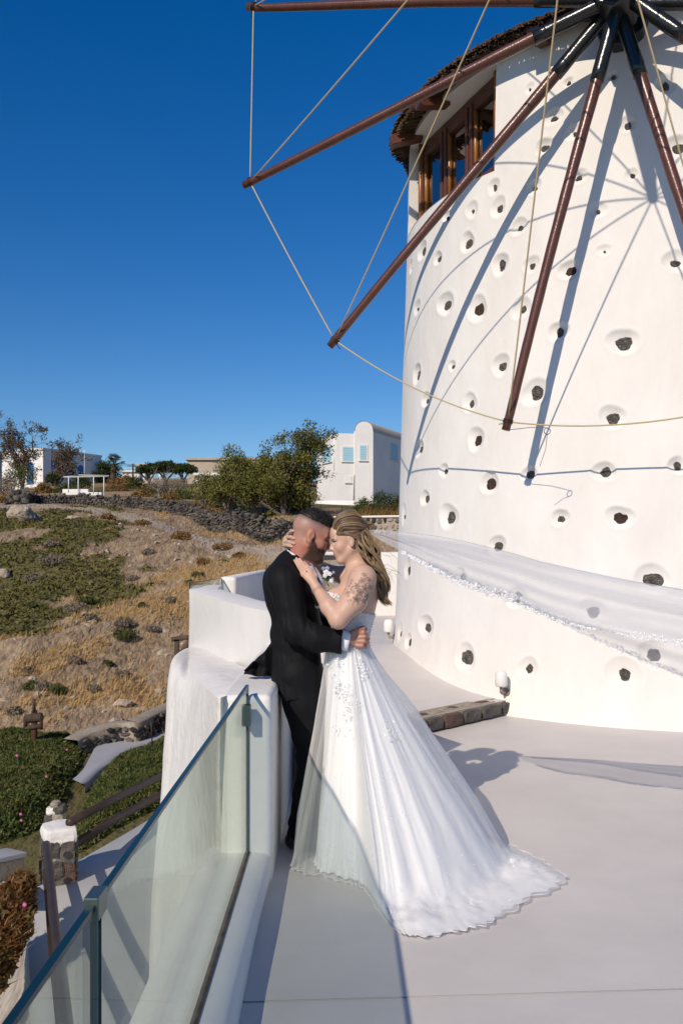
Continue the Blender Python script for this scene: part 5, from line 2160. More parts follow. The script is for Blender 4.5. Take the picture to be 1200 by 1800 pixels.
M['twig'] = mat('grey_twigs', (.20, .165, .13), .9, .1, var=(.12, .095, .075), vscale=8)
M['shrub_grey'] = mat('grey_shrub_leaves', (.17, .14, .105), .9, .1, var=(.27, .22, .165), vscale=4)
M['shrub_green'] = mat('green_shrub_leaves', (.065, .08, .022), .8, .2, var=(.11, .115, .035), vscale=4)
M['shrub_dark'] = mat('dark_green_leaves', (.03, .048, .014), .7, .2, var=(.06, .075, .02), vscale=4)
M['shrub_gold'] = mat('rusty_shrub_leaves', (.17, .095, .035), .9, .1, var=(.26, .16, .06), vscale=4)
for (u, v, w, kd) in [q for i_, q in enumerate(((140, 1076, 46, 0), (118, 1096, 38, 0), (218, 1100, 40, 0), (178, 1130, 28, 0), (130, 1166, 32, 0), (216, 1190, 32, 0), (252, 1180, 26, 0), (262, 974, 26, 0), (281, 970, 22, 0), (92, 960, 34, 0), (60, 1020, 36, 0), (126, 1030, 34, 0), (92, 992, 50, 0), (70, 1122, 24, 0), (24, 1254, 26, 0), (80, 1212, 34, 0), (205, 1196, 20, 0), (164, 1212, 24, 0), (186, 1140, 22, 0), (300, 1060, 22, 0), (160, 1090, 26, 0), (30, 1085, 22, 0), (234, 1020, 22, 0), (320, 1150, 16, 0), (48, 1180, 20, 0), (270, 1110, 24, 0))) if i_ % 5 not in (1, 3)]:
    shrub(u, v, w, 'shrub_grey', 'grey dry shrub on the pale slope', 'grey shrubs on the slope', .45, None, 1.3)
for (u, v, w) in ((218, 1126, 46), (152, 1060, 30), (60, 1212, 36), (332, 1026, 14), (250, 1068, 18), (348, 1014, 24), (56, 1066, 20), (76, 1070, 16), (100, 1220, 34), (190, 1170, 18)):
    shrub(u, v, w, 'shrub_green', 'low green shrub on the pale slope', 'green shrubs on the slope', .6)
for (u, v, w) in ((392, 968, 40), (360, 992, 30), (420, 980, 24), (320, 948, 40), (250, 924, 30), (190, 912, 26)):
    shrub(u, v, w, 'shrub_gold', 'rust coloured dry shrub beside the footpath', 'rusty shrubs by the footpath', .5)

# ------------------------------------------------------------------ dry stone wall across the top of the slope
dsw = empty('dry_stone_wall', at(250, 898, 46.5))
tag(dsw, 'long dark dry stone wall above the slope and the footpath', 'wall')
WB = catmull(np.array([list(at(*p)) for p in [(54, 889, 47.5), (110, 889, 48), (160, 889, 48), (250, 899, 46.5), (330, 920, 43), (400, 939, 40), (460, 950, 38), (530, 960, 36), (556, 962, 35.6)]]), 300)
WT = np.interp(np.linspace(0, 1, 300), [0, .1, .35, .5, .62, .75, .87, 1], [.62, .60, .66, .78, .95, 1.15, 1.25, 1.3])
WB[:, 2] = ground_z(WB[:, 0], WB[:, 1]) - .05
seg = np.linalg.norm(np.diff(WB[:, :2], axis=0), axis=1)
cum = np.concatenate([[0], np.cumsum(seg)])
o0 = np.array(dsw.location)
M['wallstone'] = mat('weathered_lava_stone', (.055, .05, .048), .95, .15, var=(.19, .165, .14), vscale=1.6, bump=.8, bscale=18, bdist=.05, detail=3)
core = MB()
nrm = np.gradient(WB[:, :2], axis=0)
nrm = np.stack([nrm[:, 1], -nrm[:, 0]], 1)
nrm /= np.linalg.norm(nrm, axis=1)[:, None]
G = np.array([[[*(WB[i, :2] + nrm[i] * .22), WB[i, 2] - .3], [*(WB[i, :2] + nrm[i] * .17), WB[i, 2] + WT[i] - .06], [*(WB[i, :2] - nrm[i] * .17), WB[i, 2] + WT[i] - .06], [*(WB[i, :2] - nrm[i] * .25), WB[i, 2] - .4]] for i in range(300)])
core.grid(G - o0)
core.build('rubble_core', M['wallstone'], dsw)
stones = []
for row in range(13):
    s = rs.uniform(0, .2)
    while s < cum[-1]:
        w = rs.uniform(.08, .26)
        i = min(int(np.searchsorted(cum, s + w / 2)), 299)
        z = row * .105 + rs.uniform(.02, .08)
        if z < WT[i] + rs.uniform(-.12, .07):
            stones.append((i, s + w / 2, z, w, rs.uniform(.08, .16)))
        s += w * .95
stones.sort(key=lambda q: WB[q[0], 1])
sv = []
for k in range(6):
    sv.append(IV * (1 + .20 * np.random.default_rng(k).normal(0, 1, (12, 1))))


def stone_mesh(q):
    i, s, z, w, h = q
    tdir = np.array([-nrm[i][1], nrm[i][0]])
    c = np.array([*(WB[i, :2] + nrm[i] * (.20 + rs.uniform(-.03, .04))), WB[i, 2] + z])
    a = rs.uniform(-.8, .8)
    L = sv[rs.integers(6)] * np.array([w * .56, .12, h * .56])
    x = L[:, 0] * math.cos(a) - L[:, 2] * math.sin(a)
    zz_ = L[:, 0] * math.sin(a) + L[:, 2] * math.cos(a)
    return c + np.stack([tdir[0] * x + nrm[i][0] * L[:, 1], tdir[1] * x + nrm[i][1] * L[:, 1], zz_], -1)


rest = MB()
M['ws2'] = mat('pale_wall_stone', (.21, .18, .15), .95, .15, var=(.12, .10, .09), vscale=3, bump=.8, bscale=18, bdist=.05)
M['ws3'] = mat('black_wall_stone', (.028, .026, .027), .95, .2, var=(.05, .045, .042), vscale=3, bump=.8, bscale=18, bdist=.05)
for n_, q in enumerate(stones):
    Vq = stone_mesh(q)
    if n_ < 260:
        mb = MB()
        c = Vq.mean(0)
        mb.add(Vq - c, T=IT)
        e = mb.build('stone', M[('wallstone', 'ws3', 'ws3', 'ws2', 'wallstone')[n_ % 5]], dsw, smooth=False)
        e.location = c - o0
    else:
        rest.add(Vq - o0, T=IT)
o = rest.build('stonework', M['wallstone'], dsw, smooth=False)
o['kind'] = 'stuff'

# retaining wall of pale and dark stones, with a cap, right of the couple
rw = empty('retaining_wall', at(650, 940, 29.5))
tag(rw, 'field stone wall with a pale cap below the white house', 'wall')
A_, B_ = Vector(at(560, 935, 30.5)), Vector(at(900, 935, 28.5))
dv = (B_ - A_).normalized()
nv = Vector((dv.y, -dv.x, 0))
zt = at(690, 908, 29.6).z
Rr = np.array([[dv.x, -nv.x, 0], [dv.y, -nv.y, 0], [0, 0, 1]])
LL = (B_ - A_).length
b = MB()
b.box((A_ + B_) / 2 * 1.0 - rw.location + Vector((0, 0, zt - 1.0 - (A_.z + B_.z) / 2)), (LL, .4, 1.9), Rr)
b.build('mortar_core', M['mortar'], rw)
b = MB()
b.box((A_ + B_) / 2 - rw.location + Vector((0, 0, zt + .0 - (A_.z + B_.z) / 2)), (LL + .1, .5, .07), Rr)
b.build('cap', M['plaster'], rw)
for row in range(5):
    s = rs.uniform(0, .15)
    while s < LL - .2:
        w = rs.uniform(.14, .30)
        c = A_ + dv * (s + w / 2) + nv * .20
        z = zt - .14 - row * .21 + rs.uniform(-.03, .03)
        if rs.random() < .93:
            mb = MB()
            L = sv[rs.integers(6)] * np.array([w * .48, .06, .10])
            mb.add(L @ Rr.T, T=IT)
            e = mb.build('stone', M[('ws3', 'wallstone', 'ws2', 'mortar')[rs.integers(4)]], rw, smooth=False)
            e.location = Vector((c.x, c.y, z)) - rw.location
        s += w
solid_wall('capped_wall', [tuple(at(548, 992, 19.5)[:2]), tuple(at(650, 1000, 17.5)[:2])], .2, 1.52, .3, 'pale capped stone wall seen between the two faces', M['mortar'], .02)
solid_wall('wall_coping', [tuple(at(540, 992, 19.4)[:2]), tuple(at(654, 1000, 17.4)[:2])], 1.525, 1.60, .42, 'white coping on the stone wall seen between the two faces', M['plaster'], .02)

# ------------------------------------------------------------------ low path with its wall, ice plant beds
PZ = -2.2
pm = MB()
left = [on_level(u, v, PZ) for u, v in ((128, 1372), (146, 1355), (160, 1330), (172, 1313), (212, 1304), (246, 1304), (290, 1284), (340, 1262))]
right = [on_level(u, v, PZ) for u, v in ((150, 1382), (180, 1352), (206, 1338), (230, 1325), (262, 1312), (290, 1303), (310, 1296), (360, 1276))]
G = np.array([catmull(np.array([list(p) for p in left]), 30), catmull(np.array([list(p) for p in right]), 30)])
G = np.stack([G[0], G[0] * .5 + G[1] * .5, G[1], G[1] - np.array([0, 0, .25])], 1)
G[..., 2] += .02
pm.grid(G)
tag(pm.build('path', M['ramp']), kind='structure')
lwp = empty('path_wall', on_level(240, 1305, PZ))
tag(lwp, 'low dark stone wall with a sandy top curving along the lower path', 'wall')
pw = [on_level(u, v, PZ) for u, v in ((140, 1322), (158, 1315), (175, 1311), (212, 1304.5), (246, 1304), (290, 1284), (345, 1258))]
pw = catmull(np.array([list(p) for p in pw]), 60)
hw_ = np.interp(np.linspace(0, 1, 60), [0, .2, .5, .8, 1], [.22, .27, .36, .42, .45])
tn = np.gradient(pw[:, :2], axis=0)
tn /= np.linalg.norm(tn, axis=1)[:, None]
nb_ = np.stack([-tn[:, 1], tn[:, 0]], 1)
nb_ *= np.sign(nb_[:, 1])[:, None]
o0 = np.array(lwp.location)
G = np.array([[[*pw[i, :2], PZ - .1], [*(pw[i, :2] + nb_[i] * .03), PZ + hw_[i] - .03], [*(pw[i, :2] + nb_[i] * .05), PZ + hw_[i]], [*(pw[i, :2] + nb_[i] * .34), PZ + hw_[i] + .01], [*(pw[i, :2] + nb_[i] * .5), PZ + hw_[i] - .1]] for i in range(60)])
b = MB()
b.grid(G - o0)
b.build('bedding', M['mortar'], lwp)
cs = np.concatenate([[0], np.cumsum(np.linalg.norm(np.diff(pw[:, :2], axis=0), axis=1))])
for row in range(4):
    s = rs.uniform(0, .1)
    while s < cs[-1]:
        w = rs.uniform(.12, .28)
        i = min(int(np.searchsorted(cs, s + w / 2)), 59)
        z = .05 + row * .105
        if z < hw_[i] - .05:
            mb = MB()
            L = sv[rs.integers(6)] * np.array([w * .5, .05, .052])
            x, y = L[:, 0], L[:, 1]
            mb.add(np.stack([tn[i][0] * x + nb_[i][0] * y, tn[i][1] * x + nb_[i][1] * y, L[:, 2]], -1), T=IT)
            e = mb.build('stone', M[('ws3', 'ws3', 'basalt', 'wallstone')[rs.integers(4)]], lwp, smooth=False)
            e.location = Vector((*(pw[i, :2] - nb_[i] * .0), PZ + z)) - lwp.location
        s += w


def bed(name, outline, z0, hgt, n, key, size):
    """mound of fleshy leaves over a plan outline (pixel points on the level z0)"""
    pts = np.array([list(on_level(u, v, z0))[:2] for u, v in outline])
    lo, hi = pts.min(0), pts.max(0)

    def inside(q):
        c = np.zeros(len(q), bool)
        j_ = len(pts) - 1
        for i_ in range(len(pts)):
            a, b_ = pts[i_], pts[j_]
            cond = ((a[1] > q[:, 1]) != (b_[1] > q[:, 1])) & (q[:, 0] < (b_[0] - a[0]) * (q[:, 1] - a[1]) / (b_[1] - a[1] + 1e-12) + a[0])
            c ^= cond
            j_ = i_
        return c

    def edge_d(q):
        d = np.full(len(q), 9.0)
        for i_ in range(len(pts)):
            a, b_ = pts[i_], pts[(i_ + 1) % len(pts)]
            t = np.clip(((q - a) @ (b_ - a)) / ((b_ - a) @ (b_ - a)), 0, 1)
            d = np.minimum(d, np.linalg.norm(q - a - t[:, None] * (b_ - a), axis=1))
        return d

    def hz(q):
        e = edge_d(q)
        return z0 + hgt * np.sqrt(np.clip(e / .45, 0, 1)) * (1 + .22 * wob(np.column_stack([q, 0 * q[:, 0]]), 2.2, 3))
    gxn, gyn = np.linspace(lo[0] - .1, hi[0] + .1, 90), np.linspace(lo[1] - .1, hi[1] + .1, 90)
    GX_, GY_ = np.meshgrid(gxn, gyn, indexing='ij')
    q = np.column_stack([GX_.ravel(), GY_.ravel()])
    ins = inside(q)
    z = np.where(ins, hz(q) - .05, z0 - .35)
    b = MB()
    b.grid(np.column_stack([q, z]).reshape(90, 90, 3))
    base = b.build(name, M['shrub_dark'])
    tag(base, kind='stuff')
    q = rs.uniform(lo, hi, (n * 3, 2))
    q = q[inside(q)][:n]
    P = np.column_stack([q, hz(q) - .03])
    V, Q = leaf_quads(P, size, 3, .05, .7)
    V2, T2 = blades(P, size * 1.5, size * .26, (0, 0), .5)
    nV = len(V)
    o = link('leaves', mesh_np('leaves', np.vstack([V, V2]), [Q, T2 + nV], smooth=False), M[key], base)
    o['kind'] = 'stuff'
    return pts, hz, inside


bed('ice_plant_bed', [(-120, 1330), (0, 1318), (60, 1314), (100, 1320), (140, 1316), (165, 1330), (152, 1360), (136, 1400), (118, 1450), (90, 1478), (60, 1500), (20, 1512), (-120, 1540)], -2.5, .48, 15000, 'iceplant', .045)
bed('ice_plant_bed', [(186, 1366), (205, 1352), (240, 1336), (290, 1320), (345, 1304), (345, 1390), (290, 1428), (240, 1458), (180, 1500), (134, 1530), (118, 1500), (146, 1440), (160, 1400)], -2.35, .46, 12000, 'iceplant', .045)
M['pinkflower'] = mat('magenta_petal', (.62, .08, .42), .5, .3)
M['yellow'] = mat('yellow_centre', (.75, .55, .08), .6, .3)


def flower(u, v, Y, s, label):
    t = empty('flower', at(u, v, Y))
    m = MB()
    for a in np.linspace(0, 2 * pi, 17)[:-1]:
        d = np.array([math.cos(a), -.35, math.sin(a)])
        petal(m, d * s * .55, np.array([.2 * math.cos(a), -1, .5]), d, s * .95, s * .28)
    m.build('petals', M['pinkflower'], t)
    m = MB()
    m.tube([(0, 0, 0), (0, -.012, .004)], [s * .3, s * .2], 8)
    m.build('eye', M['yellow'], t)
    tag(t, label, 'flower')


# ------------------------------------------------------------------ ramp with stone pier and pipe rails
RZ = -1.47
le = [on_level(u, v, RZ) for u, v in ((150, 1515), (100, 1535), (64, 1560), (54, 1595), (50, 1640), (53, 1700), (62, 1760), (75, 1840), (110, 1980))]
le = [Vector((-2.0, 10.6, RZ))] + [Vector((-2.35, 9.4, RZ))] + le[1:]
le = catmull(np.array([list(p) for p in le]), 50)
ri = le + np.array([1.6, .2, 0])
rmp = MB()
G = np.stack([le + np.array([-.03, 0, -.16]), le + np.array([-.012, 0, -.03]), le, le * .6 + ri * .4, ri], 1)
rmp.grid(G)
tag(rmp.build('ramp', M['ramp']), kind='structure')
bank = MB()
rows = []
for q in np.linspace(0, 1, 26):
    r = le + np.array([-.02 - .75 * q ** 1.3, -.05 * q, -.14 - 1.25 * q])
    rows.append(r)
G = np.array(rows).transpose(1, 0, 2)
G2 = np.array([catmull(G[:, i], 120) for i in range(G.shape[1])]).transpose(1, 0, 2)
wv = wob(G2, 3.2, 3) * .10 + wob(G2 + 5, 11, 2) * .03
G2[..., 0] -= wv * np.linspace(.15, 1, 26)[None]
G2[..., 2] += wv * .5 * np.linspace(0, 1, 26)[None]
bank.grid(G2)
M['bank'] = mat('lime_spattered_rock', (.50, .44, .37), .9, .2, var=(.24, .21, .18), vscale=3.5, bump=.9, bscale=14, bdist=.05)
tag(bank.build('rock_bank', M['bank']), 'whitewashed rocky bank under the edge of the ramp', 'rock')

pier = empty('stone_pier', on_level(94, 1556, RZ))
tag(pier, 'short stone pier with a rounded white cap holding the pipe rails', 'pier')
yaw = math.radians(28)
Rp = np.array([[math.cos(yaw), -math.sin(yaw), 0], [math.sin(yaw), math.cos(yaw), 0], [0, 0, 1]])
PW, PD, PHH = .26, .30, .42
b = MB()
b.box((0, .15, PHH / 2 - .04), (PW - .01, PD - .01, PHH + .08), Rp)
b.build('mortar_core', M['bank'], pier, bevel=.025)
rough_block('cap', (PW + .03, PD + .03, .17), 71, M['plaster'], pier, Vector((0, .15, PHH + .01)), Rp, 6, .05)
k = 0
for ax, sg in ((0, -1), (1, 1), (1, -1)):
    for (c_, z_, w_, h_) in ((-.26, .32, .40, .13), (.20, .30, .46, .17), (-.22, .15, .52, .16), (.28, .12, .38, .15), (-.02, .02, .55, .10)):
        if ax == 0:
            pos, size = np.array([c_ * PW, sg * PD * .5, 0]), (w_ * PW, .05, h_)
        else:
            pos, size = np.array([sg * PW * .5, c_ * PD, 0]), (.05, w_ * PD, h_)
        pos = Rp @ pos + np.array([0, .15, z_ + rs.uniform(-.02, .02)])
        rough_block('stone', size, 50 + k, M[('basalt', 'wallstone', 'basalt', 'redstone', 'wallstone')[k % 5]], pier, pos, Rp, 3, .2)
        k += 1
pr_ = empty('pipe_rail', at(82, 1484, 7.75))
tag(pr_, 'dark painted pipe handrail running along the ramp through the stone pier', 'handrail')
o0 = pr_.location
near_top = [(82, 1484, 7.75), (88, 1540, 6.9), (94, 1605, 6.05), (101, 1660, 5.45), (108, 1715, 4.95), (117, 1800, 4.3), (135, 1960, 3.4)]
pts = catmull(np.array([list(at(*p)) for p in near_top]), 40)
m = MB()
m.tube([p - np.array(o0) for p in pts], .035, 10)
m.build('upper_pipe', M['iron'], pr_)
m = MB()
m.tube([p - np.array(o0) - np.array([0, 0, .24]) for p in pts], .035, 10)
m.build('lower_pipe', M['iron'], pr_)
m = MB()
m.tube([p - Vector(o0) for p in (at(122, 1446, 8.05), at(200, 1405, 9.0), at(280, 1366, 10.0), at(345, 1336, 10.9))], .04, 10)
m.build('upper_pipe', M['iron'], pr_)
m = MB()
m.tube([p - Vector(o0) for p in (at(124, 1489, 8.05), at(200, 1441, 9.0), at(280, 1398, 10.0), at(345, 1366, 10.9))], .042, 10)
m.build('lower_pipe', M['iron'], pr_)
# lesser bits of masonry beside the pier
pz = empty('stone_stub', at(98, 1442, 9.6))
tag(pz, 'stub of rough whitewashed stonework behind the stone pier', 'stonework')
for i, (du, dv_, s) in enumerate(((-8, 0, .12), (6, -2, .13), (-6, -14, .11), (7, -16, .12), (0, -24, .09), (-9, 14, .13), (8, 12, .12))):
    rough_block('stone', (s, .12, s * .75), 90 + i, M[('basalt', 'mortar', 'plaster')[i % 3]], pz, at(98 + du, 1438 + dv_, 9.6) - pz.location, np.eye(3), 3, .12)
lwl = empty('capped_garden_wall', at(10, 1545, 7.6))
tag(lwl, 'short low stone wall with a grey white cap at the left edge below the beds', 'wall')
a, b_ = at(-60, 1552, 7.4), at(28, 1531, 7.9)
m = MB()
m.bar(a - lwl.location + Vector((0, 0, .03)), b_ - lwl.location + Vector((0, 0, .03)), .22, .22)
m.build('mortar_core', M['mortar'], lwl, bevel=.02)
m = MB()
m.bar(a - lwl.location + Vector((0, 0, .17)), b_ - lwl.location + Vector((.01, 0, .17)), .26, .05)
m.build('cap', M['ramp'], lwl, bevel=.015)
for i in range(12):
    p = a.lerp(b_, (i % 6 + .5) / 6)
    rough_block('stone', (.085, .05, .08), 120 + i, M[('basalt', 'wallstone', 'mortar')[i % 3]], lwl, p - lwl.location + Vector((.01, -.10, -.03 + .09 * (i // 6))), np.eye(3), 3, .12)
pm = MB()
pm.grid(np.array([[list(at(-120, 1600, 7.3)), list(at(-120, 1560, 8.2))], [list(at(8, 1570, 7.0)), list(at(10, 1545, 7.7))], [list(at(34, 1556, 7.2)), list(at(34, 1543, 7.7))]]))
tag(pm.build('path_slab', M['ramp']), kind='structure')
M['ice_red'] = mat('reddish_ice_plant', (.10, .085, .022), .55, .3, var=(.20, .075, .03), vscale=7)


def hang_bed(name, pts_, n, key, size):
    C = []
    for (u, v, Y, r) in pts_:
        c = np.array(at(u, v, Y))
        d = rs.normal(0, 1, (n, 3))
        d /= np.linalg.norm(d, axis=1)[:, None]
        C.append(c + d * r * Y / F * rs.uniform(.5, 1, (n, 1)))
    C = np.vstack(C)
    V, Q = leaf_quads(C, size, 2, .04, 1)
    V2, T2 = blades(C, size * 1.7, size * .3, (0, 0), .7)
    o = link(name, mesh_np(name, np.vstack([V, V2]), [Q, T2 + len(V)], smooth=False), M[key])
    tag(o, kind='stuff')


hang_bed('ice_plant_bed', [(28, 1580, 6.6, 28), (40, 1556, 6.9, 18), (6, 1610, 6.4, 34), (24, 1630, 6.3, 30), (38, 1600, 6.6, 18), (8, 1660, 6.1, 28), (0, 1690, 6.0, 24), (-30, 1640, 6.2, 50), (-40, 1720, 5.9, 50)], 900, 'ice_red', .04)
for f_ in ((44, 1590, 6.28, .038, 'magenta flower on the reddish plants beside the ramp edge'), (37, 1431, 9.55, .038, 'magenta flower low in the dark green bed, nearest the stone pier'), (38, 1442, 9.4, .034, 'pink flower just under the magenta one in the dark bed'), (30, 1328, 13.6, .05, 'pink flower at the back of the dark green bed below the winch'), (118, 1318, 14.2, .04, 'small pale flower at the back of the bed near the path wall'), (82, 1365, 12.3, .04, 'small pink flower in the middle of the dark green bed')):
    flower(f_[0], f_[1], f_[2], f_[3] * .46, f_[4])

# old winch on a post, and the timber frame behind the rampart
wp = on_ground(60, 1322, 13, 30)
wn_ = empty('winch', at(61, 1318, 16.6))
tag(wn_, 'old wooden winch drum on a rusty post at the foot of the slope', 'winch')
M['oldwood'] = mat('weathered_wood', (.06, .042, .032), .9, .1, var=(.11, .08, .06), vscale=9, bump=.6, bscale=40, bdist=.01, stretch=(1, 1, .2))
M['rust'] = mat('rusty_iron', (.10, .045, .028), .85, .2, var=(.06, .03, .022), vscale=12)
m = MB()
m.box((0, 0, .28), (.09, .09, .95))
m.build('post', M['rust'], wn_)
m = MB()
m.tube([(0, -.02, .72), (0, -.02, .98)], [.035, .03], 8)
m.build('upper_post', M['oldwood'], wn_)
m = MB()
m.tube([(-.17, -.02, .60), (-.15, -.02, .60), (.15, -.02, .63), (.17, -.02, .63)], [.05, .085, .085, .05], 12)
m.build('drum', M['oldwood'], wn_, smooth=False)
m = MB()
m.tube([(-.16, -.04, .43), (.16, -.04, .46)], .045, 10)
m.build('lower_roller', M['oldwood'], wn_)
for x in (-.155, .15):
    m = MB()
    m.bar((x, -.06, .40), (x, -.06, .66), .035, .06)
    m.build('side_bracket', M['rust'], wn_)
tf = empty('timber_frame', at(312, 1200, 10.4))
tag(tf, 'dark timber post with beam and brace beside the rampart', 'timber frame')
for nm, a, b_ in (('post', (312, 1250), (311, 1124)), ('beam', (302, 1124), (350, 1118)), ('brace', (314, 1154), (336, 1124))):
    m = MB()
    m.bar(at(*a, 10.4) - tf.location, at(*b_, 10.4) - tf.location, .055, .055, (0, 1, 0))
    m.build(nm, M['oldwood'], tf)
m = MB()
m.tube([at(268, 1310, 15.5), at(266, 1268, 15.5)], .012, 6)
o = m.build('iron_rod', M['iron'])
tag(o, 'thin iron rod standing by the lower path next to the rampart', 'rod')

# ------------------------------------------------------------------ houses
M['housewhite'] = mat('house_whitewash', (.80, .78, .76), .8, .2, var=(.74, .72, .70), vscale=.5)
M['houseroof'] = mat('vault_plaster', (.62, .52, .43), .85, .2, var=(.56, .46, .38), vscale=.6)
M['shutter'] = mat('pale_blue_shutter', (.36, .58, .70), .6, .3)
M['blue'] = mat('blue_paint', (.03, .16, .42), .5, .3)
M['teal'] = mat('teal_paint', (.03, .14, .18), .5, .3)
M['shade_in'] = mat('dim_room', (.10, .10, .11), .9, .1)
M['concrete'] = mat('beige_render', (.50, .42, .34), .9, .1, var=(.42, .35, .28), vscale=.7)


def prism(mb, foot, z0, z1):
    n = len(foot)
    V = [(x, y, z0) for x, y in foot] + [(x, y, z1) for x, y in foot]
    mb.add(V, [[i, (i + 1) % n, n + (i + 1) % n, n + i] for i in range(n)])
    if n == 4:
        mb.add(V, [[4, 5, 6, 7]])


def panel(name, a, b, s0, s1, z0, z1, off, mtl, parent, arch=False, thick=.06):
    """a slab standing on the face a-b between the fractions s0..s1 and heights z0..z1"""
    a, b = Vector((*a, 0)), Vector((*b, 0))
    d = (b - a)
    n = Vector((d.y, -d.x, 0)).normalized()
    if n.y > 0:
        n = -n
    p, q = a + d * s0, a + d * s1
    w = (q - p).length
    m = MB()
    out = [(0, z0), (w, z0)]
    if arch:
        r = w / 2
        out += [(r + r * math.cos(t), z1 - r + r * math.sin(t)) for t in np.linspace(0, pi, 9)]
    else:
        out += [(w, z1), (0, z1)]
    t = d.normalized()
    f_ = [p + t * x + n * off + Vector((0, 0, z)) for x, z in out]
    bk = [v - n * thick for v in f_]
    k = len(f_)
    c = sum(f_, Vector()) / k
    o0 = Vector(parent.matrix_world.translation) if parent.parent is None else Vector(parent.parent.location)
    m.add([v - o0 for v in f_ + bk + [c]], [[i, (i + 1) % k, k + (i + 1) % k, k + i][::-1] for i in range(k)], [[i, (i + 1) % k, 2 * k] for i in range(k)])
    return m.build(name, mtl, parent, smooth=False)


def window_on(house, a, b, s0, s1, z0, z1, mtl, slats=0):
    """recess look: raised surround, shutter or door leaf set in it"""
    ds = .07 / max((Vector((*b, 0)) - Vector((*a, 0))).length, .1)
    fr_ = link('window', None, None, house)
    w_ = panel('surround', a, b, s0 - ds * 1.6, s1 + ds * 1.6, z0 - .12, z1 + .1, .05, M['housewhite'], fr_)
    w_.parent = fr_
    w_ = panel('shutter', a, b, s0, s1, z0, z1, .062, mtl, fr_)
    if slats:
        for k in range(slats):
            zz = z0 + (k + .5) * (z1 - z0) / slats
            panel('slat', a, b, s0 + ds * .3, s1 - ds * .3, zz - .03, zz + .012, .078, mtl, fr_)
    panel('sill', a, b, s0 - ds * 2, s1 + ds * 2, z0 - .10, z0 - .03, .13, M['housewhite'], fr_)
    return fr_


def dome_pt(u, Y):
    return ((u - U0) / F * Y, Y)


# white house with the barrel vault
ZB = at(592, 884, 69).z
HW = empty('white_house', (*dome_pt(592, 69), ZB))
tag(HW, 'two storey white house with a barrel vault and pale blue shutters', 'house')
zf = lambda v, Y: H - (v - V0) / F * Y
A, B, C_ = dome_pt(592, 69), dome_pt(557, 72.5), dome_pt(626, 69.25)
z1 = zf(761.5, 69)
m = MB()
hl = Vector((0, 0, 0))
foot = [B, A, C_, (C_[0] + .5, C_[1] + 7), (B[0] + 2.2, B[1] + 6)]
V = [(x - HW.location.x, y - HW.location.y, z - ZB) for z in (ZB - .6, z1) for x, y in foot]
m.add(V, [[i, (i + 1) % 5, 5 + (i + 1) % 5, 5 + i] for i in range(5)], [[5, 6, 7], [5, 7, 8], [5, 8, 9]])
m.build('wing_wall', M['housewhite'], HW, smooth=False)
D1, D2 = dome_pt(623.5, 68.9), dome_pt(655.5, 69.1)
sd_ = Vector((3.6, 7.6, 0)).normalized() * 9
zs, za = zf(761, 69.8), zf(742, 69.6)
m = MB()
pf = []
d1, d2 = Vector((*D1, 0)), Vector((*D2, 0))
w = (d2 - d1)
arc = [(0, ZB - .6)] + [(.5 - .5 * math.cos(t), zs + (za - zs) * math.sin(t) ** .85) for t in np.linspace(0, pi, 15)] + [(1, ZB - .6)]
front = [d1 + w * s + Vector((0, 0, z)) - HW.location for s, z in arc]
back = [p + sd_ for p in front]
k = len(front)
c = front[0].lerp(front[-1], .5) + Vector((0, 0, 2.5))
m.add(front + [c], T=[[i, (i + 1) % k, k] for i in range(k)])
m.add([front[0], front[1], back[0], back[1]], [[0, 2, 3, 1]])
m.add([front[-1], front[-2], back[-1], back[-2]], [[0, 1, 3, 2]])
m.build('vault_wall', M['housewhite'], HW, smooth=False)
m = MB()
m.grid(np.array([[list(p - Vector((.02, .05, -.01))), list(p + sd_ * 1.0 + Vector((0, 0, .01)))] for p in front[1:-1]]))
m.build('vault_roof', M['houseroof'], HW)
window_on(HW, A, C_, .30, .84, zf(811, 69.5), zf(787, 69.5), M['shutter'], 6)
window_on(HW, D1, D2, .28, .62, zf(810, 69.6), zf(785, 69.6), M['shutter'], 6)
window_on(HW, B, A, .32, .76, zf(813, 71), zf(788, 71), M['shutter'], 6)
E2 = (D2[0] + sd_.x, D2[1] + sd_.y)
window_on(HW, D2, E2, .40, .58, zf(811, 73.8), zf(782, 73.8), M['shutter'], 6)
window_on(HW, D2, E2, .38, .60, zf(868, 73.8), zf(848, 73.8), M['housewhite'], 8)
window_on(HW, A, C_, .48, .70, zf(848, 69.5), zf(840, 69.5), M['housewhite'], 0)
m = MB()
pp = [Vector((*dome_pt(623, 69.1), zf(v, 69.1))) - HW.location for v in (758, 833)] + [Vector((*dome_pt(621, 69.1), zf(v, 69.1))) - HW.location for v in (838, 882)]
m.tube(pp, .05, 6)
m.build('drain_pipe', M['housewhite'], HW)
m = MB()
m.tube([Vector((*dome_pt(587, 69.4), zf(v, 69.4))) - HW.location for v in (768, 826)], .05, 6)
m.build('drain_pipe', M['housewhite'], HW)
m = MB()
pa_, pb2 = Vector((*dome_pt(540, 60), 0)), Vector((*dome_pt(720, 60), 0))
m.box(((pa_.x + pb2.x) / 2, 60, zf(887, 60) - .1), ((pb2 - pa_).length, .3, .75))
tag(m.build('garden_wall', M['housewhite']), 'long low white garden wall in front of the vaulted house', 'wall')
fn2 = empty('post_fence', at(600, 905, 36))
tag(fn2, 'thin wire fence of slim posts in the dry grass below the white house', 'fence')
for u in (563, 601, 636, 656):
    m = MB()
    m.tube([at(u, 915, 34) - fn2.location, at(u, 888 if u < 640 else 890, 34) - fn2.location], .022, 6)
    m.build('post', M['housewhite'] if u > 640 else M['rust'], fn2)
